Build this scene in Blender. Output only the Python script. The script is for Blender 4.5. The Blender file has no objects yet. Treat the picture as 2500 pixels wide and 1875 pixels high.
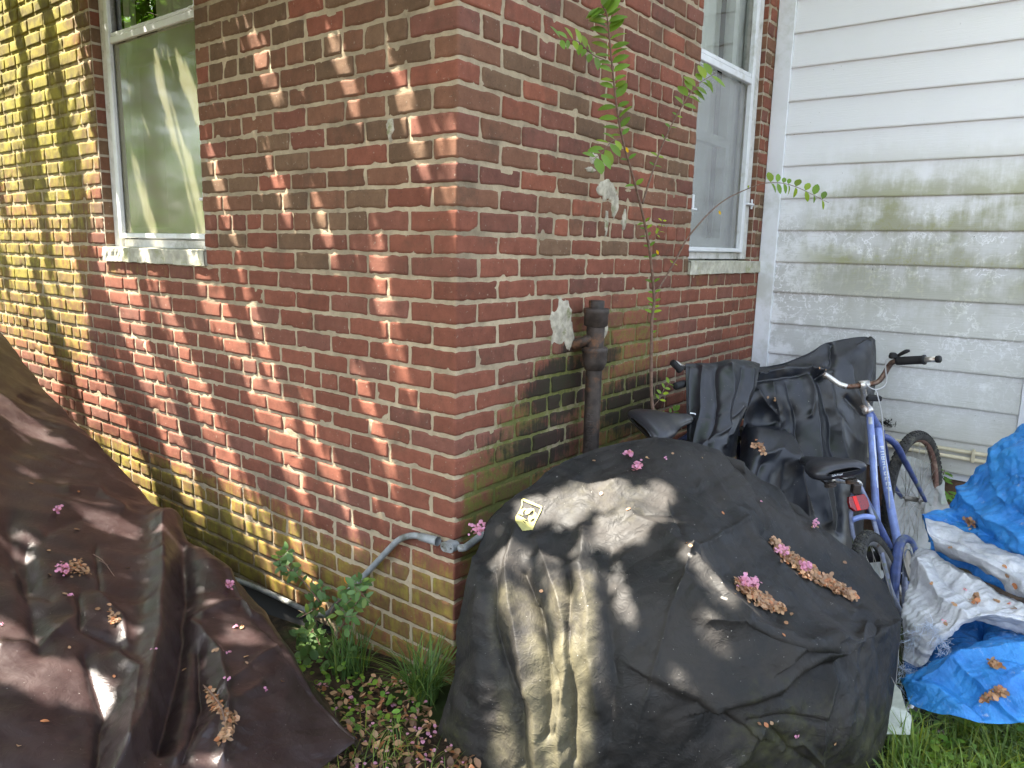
import bpy, math, random
import numpy as np
from mathutils import Matrix, Vector
random.seed(7)
# ------------------------------------------------------------------ camera, world, sun
CAM = np.array([1.6393719, -1.79384044, 1.52157567])
M = np.array([[0.7850212, 0.61911186, 0.02102878],      # right
              [-0.12647132, 0.1269468, 0.98381376],     # up
              [0.60642124, -0.7749742, 0.17795582]])    # back
FPX = 1831.84                                           # focal length in pixels of a 2500 px wide picture
SC = bpy.context.scene
cd = bpy.data.cameras.new('camera')
cd.sensor_width = 36; cd.lens = FPX / 2500 * 36; cd.clip_end = 400; cd.clip_start = .05
co = bpy.data.objects.new('camera', cd)
co.matrix_world = Matrix(((*M[:, 0], CAM[0]), (*M[:, 1], CAM[1]), (*M[:, 2], CAM[2]), (0, 0, 0, 1)))
SC.collection.objects.link(co); SC.camera = co
SUND = np.array([.385, .25, -.89]); SUND /= np.linalg.norm(SUND)   # direction the light travels
sl = bpy.data.lights.new('sun', 'SUN'); sl.energy = 5.0; sl.angle = math.radians(.53); sl.color = (1, .93, .82)
so = bpy.data.objects.new('sun', sl); so.rotation_euler = Vector(SUND).to_track_quat('-Z', 'Y').to_euler()
SC.collection.objects.link(so)
wd = bpy.data.worlds.new('World'); SC.world = wd; wd.use_nodes = True
wn = wd.node_tree.nodes; wl = wd.node_tree.links
sky = wn.new('ShaderNodeTexSky'); sky.sky_type = 'NISHITA'; sky.sun_disc = False
sky.sun_elevation = math.asin(-SUND[2]); sky.sun_rotation = math.atan2(-SUND[0], -SUND[1])
sky.dust_density = 2.5; sky.air_density = 1.0; sky.ozone_density = .6
bg = wn['Background']; bg.inputs[1].default_value = .105
hs = wn.new('ShaderNodeHueSaturation'); hs.inputs['Saturation'].default_value = .60; wl.new(sky.outputs[0], hs.inputs['Color']); wl.new(hs.outputs[0], bg.inputs[0])
SC.view_settings.view_transform = 'Standard'; SC.view_settings.look = 'None'
SC.view_settings.exposure = 3.05; SC.view_settings.gamma = 1
SC.cycles.max_bounces = 7; SC.cycles.transparent_max_bounces = 12
SC.cycles.use_denoising = True

# ------------------------------------------------------------------ helpers
COL = SC.collection
def ray(u, v):
    d = np.array([(u - 1250) / FPX, -(v - 937.5) / FPX, -1.]); return M.T @ d
def PD(x, y, d):                       # point seen at (x, y) (2212 px wide picture), d metres in front of the camera
    return CAM + ray(x / .8848, y / .8848) * d
def PS(x, y, d): return CAM + ray(x, y) * d
def at(x, y, ax, val):                 # where that line of sight meets the plane axis = val
    r = ray(x / .8848, y / .8848); return CAM + r * ((val - CAM[ax]) / r[ax])
def ats(x, y, ax, val):
    r = ray(x, y); return CAM + r * ((val - CAM[ax]) / r[ax])
def pix(P):
    q = (np.atleast_2d(P) - CAM) @ M.T
    return np.stack([1250 + FPX * q[:, 0] / -q[:, 2], 937.5 - FPX * q[:, 1] / -q[:, 2]], 1) * .8848
def unit(v): v = np.asarray(v, float); return v / (np.linalg.norm(v, axis=-1, keepdims=True) + 1e-12)
def ss(x, a, b): t = np.clip((x - a) / (b - a), 0, 1); return t * t * (3 - 2 * t)
def _h(ix, iy, iz, s):
    h = (ix.astype(np.int64) * 374761393 + iy.astype(np.int64) * 668265263 + iz.astype(np.int64) * 2147483647 + s * 974711) & 0xffffffff
    h = ((h ^ (h >> 13)) * 1274126177) & 0xffffffff
    h = ((h ^ (h >> 16)) * 2246822519) & 0xffffffff
    return ((h ^ (h >> 15)) & 0xffffff) / float(0xffffff) * 2 - 1
def vn(P, s=0):                        # value noise -1..1
    P = np.asarray(P, float); i = np.floor(P).astype(np.int64); f = P - i; f = f * f * (3 - 2 * f); r = 0
    for a in (0, 1):
        for b in (0, 1):
            for c in (0, 1):
                w = (f[:, 0] if a else 1 - f[:, 0]) * (f[:, 1] if b else 1 - f[:, 1]) * (f[:, 2] if c else 1 - f[:, 2])
                r = r + w * _h(i[:, 0] + a, i[:, 1] + b, i[:, 2] + c, s)
    return r
def fbm(P, o=4, s=0):
    P = np.asarray(P, float); r = 0; a = 1; t = 0
    for k in range(o): r = r + a * vn(P * 2 ** k + 17.3 * k, s + k); t += a; a *= .5
    return r / t
def ridge(P, o=3, s=0):
    P = np.asarray(P, float); r = 0; a = 1; t = 0
    for k in range(o): r = r + a * (1 - 2 * np.abs(vn(P * 2 ** k + 9.1 * k, s + k))); t += a; a *= .5
    return r / t
def meshdata(name, V, F, attrs=None, smooth=True, uv=None, fm=None):
    me = bpy.data.meshes.new(name); V = np.asarray(V, np.float32)
    if isinstance(F, np.ndarray) and F.ndim == 2:
        k = F.shape[1]; n = len(F)
        me.vertices.add(len(V)); me.vertices.foreach_set('co', V.ravel())
        me.loops.add(n * k); me.loops.foreach_set('vertex_index', F.astype(np.int32).ravel())
        me.polygons.add(n); me.polygons.foreach_set('loop_start', np.arange(0, n * k, k, dtype=np.int32))
        me.update(calc_edges=True); me.validate()
    else:
        me.from_pydata([tuple(map(float, v)) for v in V], [], [tuple(map(int, f)) for f in F]); me.update()
    if attrs:
        for a, c in attrs.items():
            c = np.asarray(c, np.float32)
            if c.shape[1] == 3: c = np.hstack([c, np.ones((len(c), 1), np.float32)])
            at_ = me.attributes.new(a, 'FLOAT_COLOR', 'POINT'); at_.data.foreach_set('color', c.ravel())
    if smooth: me.polygons.foreach_set('use_smooth', np.ones(len(me.polygons), bool))
    if fm is not None: me.polygons.foreach_set('material_index', np.asarray(fm, np.int32))
    return me
def obj(name, V, F, mat, parent=None, attrs=None, smooth=True, fm=None, origin=None):
    V = np.asarray(V, float)
    if parent is not None: V = V - np.array(parent.get('_o', (0, 0, 0)))
    elif origin is not None: V = V - np.asarray(origin)
    me = meshdata(name, V, F, attrs, smooth, fm=fm)
    for m in (mat if isinstance(mat, (list, tuple)) else [mat]): me.materials.append(m)
    o = bpy.data.objects.new(name, me); COL.objects.link(o)
    if parent is not None: o.parent = parent; o['_o'] = list(map(float, parent.get('_o', (0, 0, 0))))
    else:
        o['_o'] = list(map(float, origin)) if origin is not None else [0., 0., 0.]
        o.location = o['_o']
    return o
def tag(o, label=None, cat=None, group=None, kind=None):
    if label: o['label'] = label
    if cat: o['category'] = cat
    if group: o['group'] = group
    if kind: o['kind'] = kind
    return o
def thing(name, loc, label, cat, group=None):
    o = bpy.data.objects.new(name, None); COL.objects.link(o); o.location = loc; o.empty_display_size = .1
    o['_o'] = [float(x) for x in loc]; return tag(o, label, cat, group)
class MB:                                # collects shapes, builds one mesh
    def __init__(s): s.V = []; s.F = []; s.n = 0; s.m = []; s.C = []
    def add(s, V, F, m=0, c=None):
        V = np.asarray(V, float); s.V.append(V)
        s.F += [tuple(int(i) + s.n for i in f) for f in F]; s.m += [m] * len(F); s.n += len(V)
        s.C.append(np.tile(np.array(c if c is not None else (1, 1, 1), float), (len(V), 1))); return s
    def box(s, lo, hi, m=0, c=None, bev=0, frame=None):
        lo = np.array(lo, float); hi = np.array(hi, float); b = min(bev, *(abs(hi - lo) / 2.01)) if bev else 0
        if not b:
            V = [(x, y, z) for x in (lo[0], hi[0]) for y in (lo[1], hi[1]) for z in (lo[2], hi[2])]
            F = [(0, 1, 3, 2), (4, 6, 7, 5), (0, 4, 5, 1), (2, 3, 7, 6), (0, 2, 6, 4), (1, 5, 7, 3)]
        else:
            V = []; F = []; idx = {}
            for i, x in enumerate((lo[0], hi[0])):
                for j, y in enumerate((lo[1], hi[1])):
                    for k, z in enumerate((lo[2], hi[2])):
                        sx, sy, sz = (1 - 2 * i) * b, (1 - 2 * j) * b, (1 - 2 * k) * b
                        for a, p in enumerate(((x, y + sy, z + sz), (x + sx, y, z + sz), (x + sx, y + sy, z))):
                            idx[(i, j, k, a)] = len(V); V.append(p)
            I = idx
            for i in (0, 1): F.append([I[(i, 0, 0, 0)], I[(i, 0, 1, 0)], I[(i, 1, 1, 0)], I[(i, 1, 0, 0)]])
            for j in (0, 1): F.append([I[(0, j, 0, 1)], I[(1, j, 0, 1)], I[(1, j, 1, 1)], I[(0, j, 1, 1)]])
            for k in (0, 1): F.append([I[(0, 0, k, 2)], I[(0, 1, k, 2)], I[(1, 1, k, 2)], I[(1, 0, k, 2)]])
            for i in (0, 1):
                for j in (0, 1): F.append([I[(i, j, 0, 0)], I[(i, j, 0, 1)], I[(i, j, 1, 1)], I[(i, j, 1, 0)]])
                for k in (0, 1): F.append([I[(i, 0, k, 0)], I[(i, 0, k, 2)], I[(i, 1, k, 2)], I[(i, 1, k, 0)]])
            for j in (0, 1):
                for k in (0, 1): F.append([I[(0, j, k, 1)], I[(0, j, k, 2)], I[(1, j, k, 2)], I[(1, j, k, 1)]])
            for i in (0, 1):
                for j in (0, 1):
                    for k in (0, 1): F.append([I[(i, j, k, 0)], I[(i, j, k, 1)], I[(i, j, k, 2)]])
            V = np.array(V)
        V = np.array(V, float)
        if frame is not None: o, X, Y, Z = frame; V = o + V[:, :1] * X + V[:, 1:2] * Y + V[:, 2:3] * Z
        return s.add(V, F, m, c)
    def tube(s, P, r, n=10, m=0, c=None, closed=False, flat=None, cap=True):
        V, F = tube(P, r, n, closed, flat, cap); return s.add(V, F, m, c)
    def build(s, name, mat, parent=None, smooth=True, col=False, origin=None):
        o = obj(name, np.vstack(s.V), s.F, mat, parent, {'bcol': np.vstack(s.C), 'msk': np.zeros((s.n, 4))} if col else None, smooth, s.m, origin); return o
def spline(P, n=8, closed=False):
    P = np.asarray(P, float); k = len(P)
    if k < 3 and not closed: 
        t = np.linspace(0, 1, n + 1)[:, None]; return P[0] * (1 - t) + P[1] * t
    out = []
    for i in range(k if closed else k - 1):
        g = (lambda j: P[j % k]) if closed else (lambda j: P[min(max(j, 0), k - 1)] if 0 <= j < k else (2 * P[0] - P[1] if j < 0 else 2 * P[-1] - P[-2]))
        p0, p1, p2, p3 = g(i - 1), g(i), g(i + 1), g(i + 2)
        for t in np.linspace(0, 1, n, endpoint=False):
            out.append(.5 * ((2 * p1) + (-p0 + p2) * t + (2 * p0 - 5 * p1 + 4 * p2 - p3) * t * t + (-p0 + 3 * p1 - 3 * p2 + p3) * t ** 3))
    if not closed: out.append(P[-1])
    return np.array(out)
def tube(P, r, n=10, closed=False, flat=None, cap=True):
    P = np.asarray(P, float); k = len(P); r = np.broadcast_to(np.asarray(r, float), (k,))
    T = np.roll(P, -1, 0) - np.roll(P, 1, 0) if closed else np.gradient(P, axis=0)
    T = unit(T); a = np.array([0, 0, 1.]) if abs(T[0][2]) < .9 else np.array([1., 0, 0])
    if flat is not None: a = np.asarray(flat[0], float)
    N = []; nn = unit(a - T[0] * (a @ T[0]))
    for i in range(k):
        if flat is not None: nn = unit(a - T[i] * (a @ T[i]))
        else: nn = unit(nn - T[i] * (nn @ T[i]))
        N.append(nn)
    N = np.array(N); B = np.cross(T, N); V = []
    fx = 1 if flat is None else flat[1]
    for j in range(n):
        t = 2 * math.pi * j / n
        V.append(P + r[:, None] * (N * math.cos(t) * fx + B * math.sin(t)))
    V = np.array(V).transpose(1, 0, 2).reshape(-1, 3); F = []
    for i in range(k if closed else k - 1):
        for j in range(n):
            i2 = (i + 1) % k; F.append((i * n + j, i * n + (j + 1) % n, i2 * n + (j + 1) % n, i2 * n + j))
    if cap and not closed: F.append(tuple(range(n - 1, -1, -1))); F.append(tuple((k - 1) * n + j for j in range(n)))
    return V, F
def lathe(axis_o, axis_d, prof, n=24):   # prof: (distance along axis, radius)
    o = np.asarray(axis_o, float); d = unit(axis_d); a = unit(np.cross(d, [0, 0, 1.] if abs(d[2]) < .9 else [1., 0, 0])); b = np.cross(d, a)
    V = []; F = []
    for t, r in prof:
        for j in range(n):
            w = 2 * math.pi * j / n; V.append(o + d * t + r * (a * math.cos(w) + b * math.sin(w)))
    for i in range(len(prof) - 1):
        for j in range(n): F.append((i * n + j, i * n + (j + 1) % n, (i + 1) * n + (j + 1) % n, (i + 1) * n + j))
    return np.array(V), F
def gridF(nr, nc):
    i = np.arange(nr - 1)[:, None] * nc + np.arange(nc - 1)[None]; i = i.ravel()
    return np.stack([i, i + 1, i + nc + 1, i + nc], 1)
def crgrid(C, nr, nc):                   # Catmull-Rom surface through a grid of control points
    C = np.asarray(C, float)
    def one(A, n):
        k = A.shape[0]; t = np.linspace(0, k - 1, n); i = np.minimum(t.astype(int), k - 2); f = (t - i)[:, None, None]
        E = np.concatenate([2 * A[:1] - A[1:2], A, 2 * A[-1:] - A[-2:-1]]); p0, p1, p2, p3 = E[i], E[i + 1], E[i + 2], E[i + 3]
        return .5 * (2 * p1 + (p2 - p0) * f + (2 * p0 - 5 * p1 + 4 * p2 - p3) * f * f + (3 * p1 - p0 - 3 * p2 + p3) * f ** 3)
    A = one(C, nr); return one(A.transpose(1, 0, 2), nc).transpose(1, 0, 2)
def gnorm(G):
    du = np.gradient(G, axis=1); dv = np.gradient(G, axis=0); return unit(np.cross(du, dv))

# ------------------------------------------------------------------ material helper
class NB:
    def __init__(s, name, rough=.8, spec=.3):
        s.mat = bpy.data.materials.new(name); s.mat.use_nodes = True; s.t = s.mat.node_tree
        s.bsdf = s.t.nodes['Principled BSDF']; s.out = s.t.nodes['Material Output']
        s.set(s.bsdf, Roughness=rough); s.bsdf.inputs['Specular IOR Level'].default_value = spec
    def set(s, nd, **kw):
        for k, v in kw.items():
            k2 = k.replace('_', ' '); i = nd.inputs.get(k2) if not k.startswith('i_') else nd.inputs[int(k[2:])]
            if i is not None:
                if isinstance(v, bpy.types.NodeSocket): s.t.links.new(v, i)
                elif i.type == 'RGBA' and len(v) == 3: i.default_value = (*v, 1)
                else: i.default_value = v
            else: setattr(nd, k, v)
        return nd
    def n(s, typ, **kw): return s.set(s.t.nodes.new('ShaderNode' + typ), **kw)
    def attr(s, name): return s.n('Attribute', attribute_name=name)
    def pos(s, scale=(1, 1, 1)):
        g = s.n('NewGeometry').outputs['Position']; return s.n('Mapping', Vector=g, Scale=scale).outputs[0]
    def noise(s, sc, det=4, rough=.6, vec=None, dist=0):
        nd = s.n('TexNoise', Scale=sc, Detail=det, Roughness=rough, Distortion=dist)
        s.t.links.new(vec if vec is not None else s.pos(), nd.inputs['Vector']); return nd.outputs[0]
    def mr(s, v, a, b, c=0, d=1, smooth=True):
        nd = s.n('MapRange', i_0=v, i_1=a, i_2=b, i_3=c, i_4=d)
        if smooth: nd.interpolation_type = 'SMOOTHSTEP'
        return nd.outputs[0]
    def ma(s, op, a, b=0, c=None, clamp=False):
        nd = s.n('Math', operation=op, i_0=a, i_1=b); nd.use_clamp = clamp
        if c is not None: s.set(nd, i_2=c)
        return nd.outputs[0]
    def mix(s, f, a, b, mode='MIX'):
        nd = s.n('Mix', data_type='RGBA', blend_type=mode, i_0=f, i_6=a, i_7=b); return nd.outputs[2]
    def bump(s, h, st=.5, d=.002, nrm=None):
        nd = s.n('Bump', Strength=st, Distance=d, Height=h)
        if nrm is not None: s.t.links.new(nrm, nd.inputs['Normal'])
        return nd.outputs[0]
    def base(s, c): s.set(s.bsdf, Base_Color=c); return s
    def nrm(s, x): s.t.links.new(x, s.bsdf.inputs['Normal']); return s
def simple(name, col, rough=.7, metal=0, var=.25, sc=12, bump=.15, spec=.3, dirt=None, bsc=None):
    b = NB(name, rough, spec); n = b.noise(sc, 5); c = b.mix(b.mr(n, .3, .7), tuple(x * (1 - var) for x in col), tuple(min(1, x * (1 + var)) for x in col))
    if dirt is not None: c = b.mix(b.mr(b.noise(sc * .4, 6, .7), .52, .66), c, dirt)
    b.base(c); b.bsdf.inputs['Metallic'].default_value = metal
    b.nrm(b.bump(b.noise(bsc or sc * 8, 4), bump, .002)); return b.mat
# ------------------------------------------------------------------ masonry material (bricks and mortar share the growth and stains)
def masonry(name, mortar=False):
    b = NB(name, .88, .25); base = b.attr('bcol').outputs['Color']; ms = b.attr('msk')
    sep = b.n('SeparateColor', Color=ms.outputs['Color']); al, mo, bk = sep.outputs[0], sep.outputs[1], sep.outputs[2]; ef = ms.outputs['Alpha']
    n1 = b.noise(28, 5, .65); n2 = b.noise(9, 4); fine = b.noise(160, 4, .7); vst = b.noise(1, 5, .6, b.pos((60, 60, 7)))
    c = b.mix(1, base, b.mix(n1, (.62, .6, .58), (1.35, 1.38, 1.4)), 'MULTIPLY')
    c = b.mix(b.mr(fine, .3, .42, .55, 0), c, (.03, .025, .02) if not mortar else (.2, .17, .13))
    c = b.mix(b.mr(b.noise(75, 3), .64, .74, 0, .5), c, (.36, .30, .23)); c = b.mix(b.ma('MULTIPLY', b.mr(b.noise(5, 6, .7), .5, .7), .45), c, (.06, .045, .03))
    # pale bloom, yellow algae, moss, black crust: where they grow, broken up by streaky noise
    m2 = b.ma('ADD', b.ma('MULTIPLY', n1, .5), b.ma('MULTIPLY', vst, .5))
    c = b.mix(b.ma('MULTIPLY', b.mr(b.ma('ADD', ef, m2), .95, 1.3), .6), c, (.42, .33, .32))
    c = b.mix(b.ma('MULTIPLY', b.mr(b.ma('ADD', al, m2), .85, 1.25), .82), c, b.mix(b.mr(n2, .35, .65), (.11, .095, .022), (.27, .24, .03)))
    c = b.mix(b.ma('MULTIPLY', b.mr(b.ma('ADD', mo, b.ma('ADD', b.ma('MULTIPLY', n1, .6), b.ma('MULTIPLY', fine, .4))), .9, 1.2), .9), c, b.mix(fine, (.035, .05, .008), (.16, .17, .03)))
    c = b.mix(b.ma('MULTIPLY', b.mr(b.ma('ADD', bk, m2), .9, 1.2), .9), c, (.018, .016, .012))
    b.base(c)
    h = b.ma('ADD', b.ma('MULTIPLY', b.noise(55, 5, .7), .6), b.ma('MULTIPLY', b.noise(260, 3, .7), .4))
    b.nrm(b.bump(h, .9 if mortar else .6, .006 if mortar else .003)); return b.mat
M_BRICK = masonry('weathered_brick'); M_MORTAR = masonry('sandy_mortar', True)
M_PATCH = simple('pale_cement_patch', (.40, .36, .28), .95, var=.3, sc=30, bump=.8, dirt=(.2, .2, .1))
def siding_mat():
    b = NB('white_lap_siding', .45, .4); p = b.n('NewGeometry').outputs['Position']; xyz = b.n('SeparateXYZ', Vector=p); X, Z = xyz.outputs[0], xyz.outputs[2]
    grain = b.noise(1, 4, .6, b.pos((9, 1, 330)), .6); fine = b.noise(300, 3)
    white = b.mix(b.noise(3, 3), (.79, .80, .83), (.84, .845, .86))
    zone = b.ma('MULTIPLY', b.mr(Z, 2.25, 1.85), b.mr(X, .05, .5))
    lap = b.attr('msk').outputs['Color']; lp = b.n('SeparateColor', Color=lap).outputs[0]      # 1 at the bottom edge of a board
    blot = b.noise(3.2, 5, .65, b.pos((1, 1, 1.6))); streak = b.noise(1, 5, .65, b.pos((16, 1, 3)))
    green = b.ma('MULTIPLY', zone, b.mr(b.ma('ADD', b.ma('ADD', b.ma('MULTIPLY', blot, .7), b.ma('MULTIPLY', streak, .45)), b.ma('MULTIPLY', lp, .20)), .50, .78))
    band = b.mr(b.ma('ABSOLUTE', b.ma('SUBTRACT', Z, 1.62)), .55, .1, .25, 1)
    c = b.mix(b.ma('MULTIPLY', b.ma('MULTIPLY', green, band), .9), white, b.mix(b.noise(5, 3), (.29, .30, .085), (.25, .24, .15)))
    # grey mildew low down, grazed clean in worm-like trails
    low = b.ma('MULTIPLY', b.mr(Z, 1.95, 1.5), b.mr(b.ma('ADD', b.noise(5, 6, .7), b.ma('MULTIPLY', b.mr(X, .1, .7), .14)), .44, .58))
    wpos = b.pos(); warp = b.n('TexNoise', Scale=14, Detail=3); b.t.links.new(wpos, warp.inputs['Vector'])
    wv = b.n('VectorMath', operation='MULTIPLY_ADD', i_0=warp.outputs['Color'], i_1=(.13, .13, .13), i_2=wpos).outputs[0]
    worm = b.mr(b.ma('ABSOLUTE', b.ma('SUBTRACT', b.noise(19, 2, .5, wv), .5)), .014, .04)
    wormz = b.ma('MULTIPLY', b.mr(b.noise(3.3, 4, .7), .40, .52), b.mr(Z, .9, 1.35, .25, 1))
    grz = b.ma('SUBTRACT', 1, b.ma('MULTIPLY', b.ma('SUBTRACT', 1, worm), wormz))
    c = b.mix(b.ma('MULTIPLY', b.ma('MULTIPLY', low, grz), .55), c, (.36, .36, .33))
    c = b.mix(b.ma('MULTIPLY', b.ma('MULTIPLY', b.mr(grain, .42, .36), b.mr(Z, 2.1, 1.2)), .35), c, (.33, .34, .28))
    c = b.mix(b.mr(b.noise(60, 3), .72, .76, 0, .7), c, (.1, .1, .09))
    c = b.mix(b.ma('MULTIPLY', b.mr(Z, .8, .45), .35), c, (.4, .36, .25))
    b.base(c); b.nrm(b.bump(b.ma('ADD', grain, b.ma('MULTIPLY', fine, .15)), .55, .0025)); return b.mat
M_SIDING = siding_mat()
M_TRIM = simple('white_trim_paint', (.78, .80, .84), .4, var=.04, sc=4, bump=.1, dirt=(.6, .62, .6))
M_FRAME = simple('white_window_frame', (.66, .67, .68), .35, var=.06, sc=10, bump=.1, dirt=(.5, .5, .46))
M_CASING = simple('peeling_white_casing', (.58, .57, .54), .6, var=.12, sc=18, bump=.6, dirt=(.36, .35, .3))
M_SASH = simple('dull_inner_sash', (.75, .75, .72), .6, var=.1, sc=10, bump=.2)
M_SILL = simple('painted_stone_sill', (.42, .40, .32), .8, var=.2, sc=22, bump=.8, dirt=(.3, .3, .17))
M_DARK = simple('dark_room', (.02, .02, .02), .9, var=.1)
M_CURT = simple('pale_curtain', (.85, .85, .80), .9, var=.08, sc=6)
def glass_mat():
    b = NB('window_glass'); t = b.n('BsdfTransparent', Color=(.82, .86, .84)); g = b.n('BsdfGlossy', Roughness=.015, Color=(.95, .97, .95))
    f = b.n('Fresnel', IOR=1.6); g.inputs['Normal'].default_value = (0, 0, 0)
    nn = b.bump(b.noise(3, 2), .12, .02); b.t.links.new(nn, g.inputs['Normal'])
    m = b.n('MixShader', i_0=b.ma('MULTIPLY', f.outputs[0], 1.6, clamp=True), i_1=t.outputs[0], i_2=g.outputs[0]); b.t.links.new(m.outputs[0], b.out.inputs[0]); return b.mat
M_GLASS = glass_mat()
def screen_mat(col, a, gl):
    b = NB('insect_screen'); t = b.n('BsdfTransparent'); d = b.n('BsdfDiffuse', Color=col)
    m = b.n('MixShader', i_0=b.ma('ADD', a, b.ma('MULTIPLY', b.noise(6, 4), .12)), i_1=t.outputs[0], i_2=d.outputs[0]); g = b.n('BsdfGlossy', Roughness=.09); m = b.n('MixShader', i_0=gl, i_1=m.outputs[0], i_2=g.outputs[0]); b.t.links.new(m.outputs[0], b.out.inputs[0]); return b.mat
M_SCREEN = screen_mat((.25, .24, .15, 1), .52, .19); M_SCREEN2 = screen_mat((.46, .46, .46, 1), .16, .09)
def cloth_mat(name, c1, c2, green, rough=.6, spec=.4, weave=900, st=.3, wrink=.5):
    b = NB(name, rough, spec); n = b.noise(7, 6, .65); ms = b.n('SeparateColor', Color=b.attr('msk').outputs['Color'])
    c = b.mix(b.mr(n, .35, .65), c1, c2)
    f2 = b.noise(26, 6, .75)
    c = b.mix(b.ma('MULTIPLY', b.mr(b.ma('ADD', ms.outputs[0], b.ma('MULTIPLY', f2, .9)), .85, 1.35), .8), c, green)
    c = b.mix(b.ma('MULTIPLY', b.mr(b.ma('ADD', ms.outputs[1], f2), .95, 1.3), .85), c, (.30, .28, .25))
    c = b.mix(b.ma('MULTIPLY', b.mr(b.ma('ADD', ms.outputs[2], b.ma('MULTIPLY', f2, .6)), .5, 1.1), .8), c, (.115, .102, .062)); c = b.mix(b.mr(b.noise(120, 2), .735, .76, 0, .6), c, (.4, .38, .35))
    b.base(c); b.set(b.bsdf, Roughness=b.mr(b.noise(14, 4), .3, .7, rough - .08, rough + .1))
    wp = b.pos(); wa = b.n('TexNoise', Scale=6, Detail=3); b.t.links.new(wp, wa.inputs['Vector'])
    wv = b.n('VectorMath', operation='MULTIPLY_ADD', i_0=wa.outputs['Color'], i_1=(.3, .3, .3), i_2=wp).outputs[0]
    r1 = b.ma('SUBTRACT', 1, b.ma('MULTIPLY', b.ma('ABSOLUTE', b.ma('SUBTRACT', b.noise(13, 3, .6, wv), .5)), 6, clamp=True)); r2 = b.ma('SUBTRACT', 1, b.ma('MULTIPLY', b.ma('ABSOLUTE', b.ma('SUBTRACT', b.noise(37, 3, .6, wv), .5)), 6, clamp=True))
    h = b.ma('ADD', b.ma('ADD', b.ma('MULTIPLY', b.ma('POWER', r1, 3), wrink), b.ma('MULTIPLY', b.ma('POWER', r2, 2), wrink * .45)), b.ma('ADD', b.ma('MULTIPLY', b.noise(22, 5, .7), .35), b.ma('MULTIPLY', b.noise(weave, 2), .10)))
    b.nrm(b.bump(h, st, .006)); return b.mat
M_BLACK = cloth_mat('faded_black_cover_fabric', (.012, .0118, .0115), (.027, .024, .0215), (.058, .060, .020), .62, .25)
M_BIKECOV = cloth_mat('thin_black_nylon', (.007, .008, .011), (.014, .015, .019), (.032, .040, .022), .40, .5, 1200, .07, .1)
M_BROWN = cloth_mat('brown_coated_tarp', (.022, .0135, .0135), (.036, .023, .022), (.08, .07, .05), .36, .5, 500, .18, .4)
def poly_mat(name, a, c2, rough=.45):
    b = NB(name, rough, .5); n = b.noise(9, 6, .7); c = b.mix(b.mr(n, .3, .7), a, c2); c = b.mix(b.mr(b.noise(30, 5, .75), .60, .72, 0, .6), c, (.55, .6, .68))
    b.base(c); wv = b.n('TexWave', Scale=90, wave_type='BANDS'); b.t.links.new(b.pos((1, 1, .7)), wv.inputs['Vector'])
    h = b.ma('ADD', b.ma('MULTIPLY', b.noise(38, 5, .7), .8), b.ma('MULTIPLY', wv.outputs[0], .07)); b.nrm(b.bump(h, 1, .009)); return b.mat
M_BLUE = poly_mat('blue_tarp_face', (.018, .16, .50), (.04, .27, .66)); M_SILVER = poly_mat('silver_tarp_reverse', (.34, .35, .38), (.55, .56, .58))
M_FRAY = simple('frayed_tarp_threads', (.55, .62, .75), .6, var=.3)
M_IRON = simple('rusty_cast_iron', (.055, .043, .036), .6, .3, .4, 20, .5, .4, dirt=(.15, .075, .04))
M_CONDUIT = simple('grey_plastic_conduit', (.24, .25, .25), .5, 0, .2, 25, .2, dirt=(.12, .12, .1))
M_CHROME = simple('pitted_chrome', (.62, .6, .56), .32, .7, .2, 50, .4, dirt=(.2, .11, .06))
M_RUSTBAR = simple('rusty_bar', (.16, .11, .085), .45, .7, .4, 60, .5, dirt=(.10, .04, .02))
M_BLUEPAINT = simple('periwinkle_bike_paint', (.19, .25, .50), .35, .2, .2, 30, .2, .5, dirt=(.16, .18, .40))
M_DKBLUE = simple('dusty_blue_bike_paint', (.055, .08, .22), .5, .1, .25, 30, .3, .4, dirt=(.15, .17, .15))
M_STAY = simple('oxidised_frame_paint', (.19, .21, .30), .55, .1, .25, 40, .3, .4, dirt=(.17, .19, .12))
M_TYRE = simple('tyre_rubber', (.035, .034, .032), .85, 0, .3, 40, .4, dirt=(.09, .085, .065))
M_RIM = simple('rim_metal', (.42, .42, .42), .4, .7, .2, 40, .3, dirt=(.2, .14, .1)); M_RUSTRIM = simple('rust_red_rim', (.16, .09, .07), .8, .1, .35, 30, .6, dirt=(.28, .2, .15))
M_SPOKE = simple('spoke_steel', (.30, .28, .25), .5, .6, .3)
M_SEAT = simple('black_saddle_vinyl', (.022, .022, .026), .35, 0, .2, 14, .2, .5, dirt=(.05, .048, .045)); M_RUBBER = simple('black_rubber', (.014, .014, .015), .7, 0, .2, 30, .3)
M_WHITE = simple('white_print', (.6, .63, .66), .6, 0, .05); M_CABLE = simple('pale_brake_cable', (.42, .42, .42), .5, .2, .15)
M_YELLOW = simple('faded_yellow_print', (.36, .33, .12), .7, 0, .12, 60)
def red_mat():
    b = NB('red_reflector_plastic', .15, .6); v = b.n('TexVoronoi', Scale=260); b.t.links.new(b.pos(), v.inputs['Vector']); b.base(b.mix(v.outputs[0], (.30, .005, .006), (.09, .002, .003))); return b.mat
M_RED = red_mat(); M_REDL = simple('bright_red_strip', (.75, .02, .015), .25, 0, .05)
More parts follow.
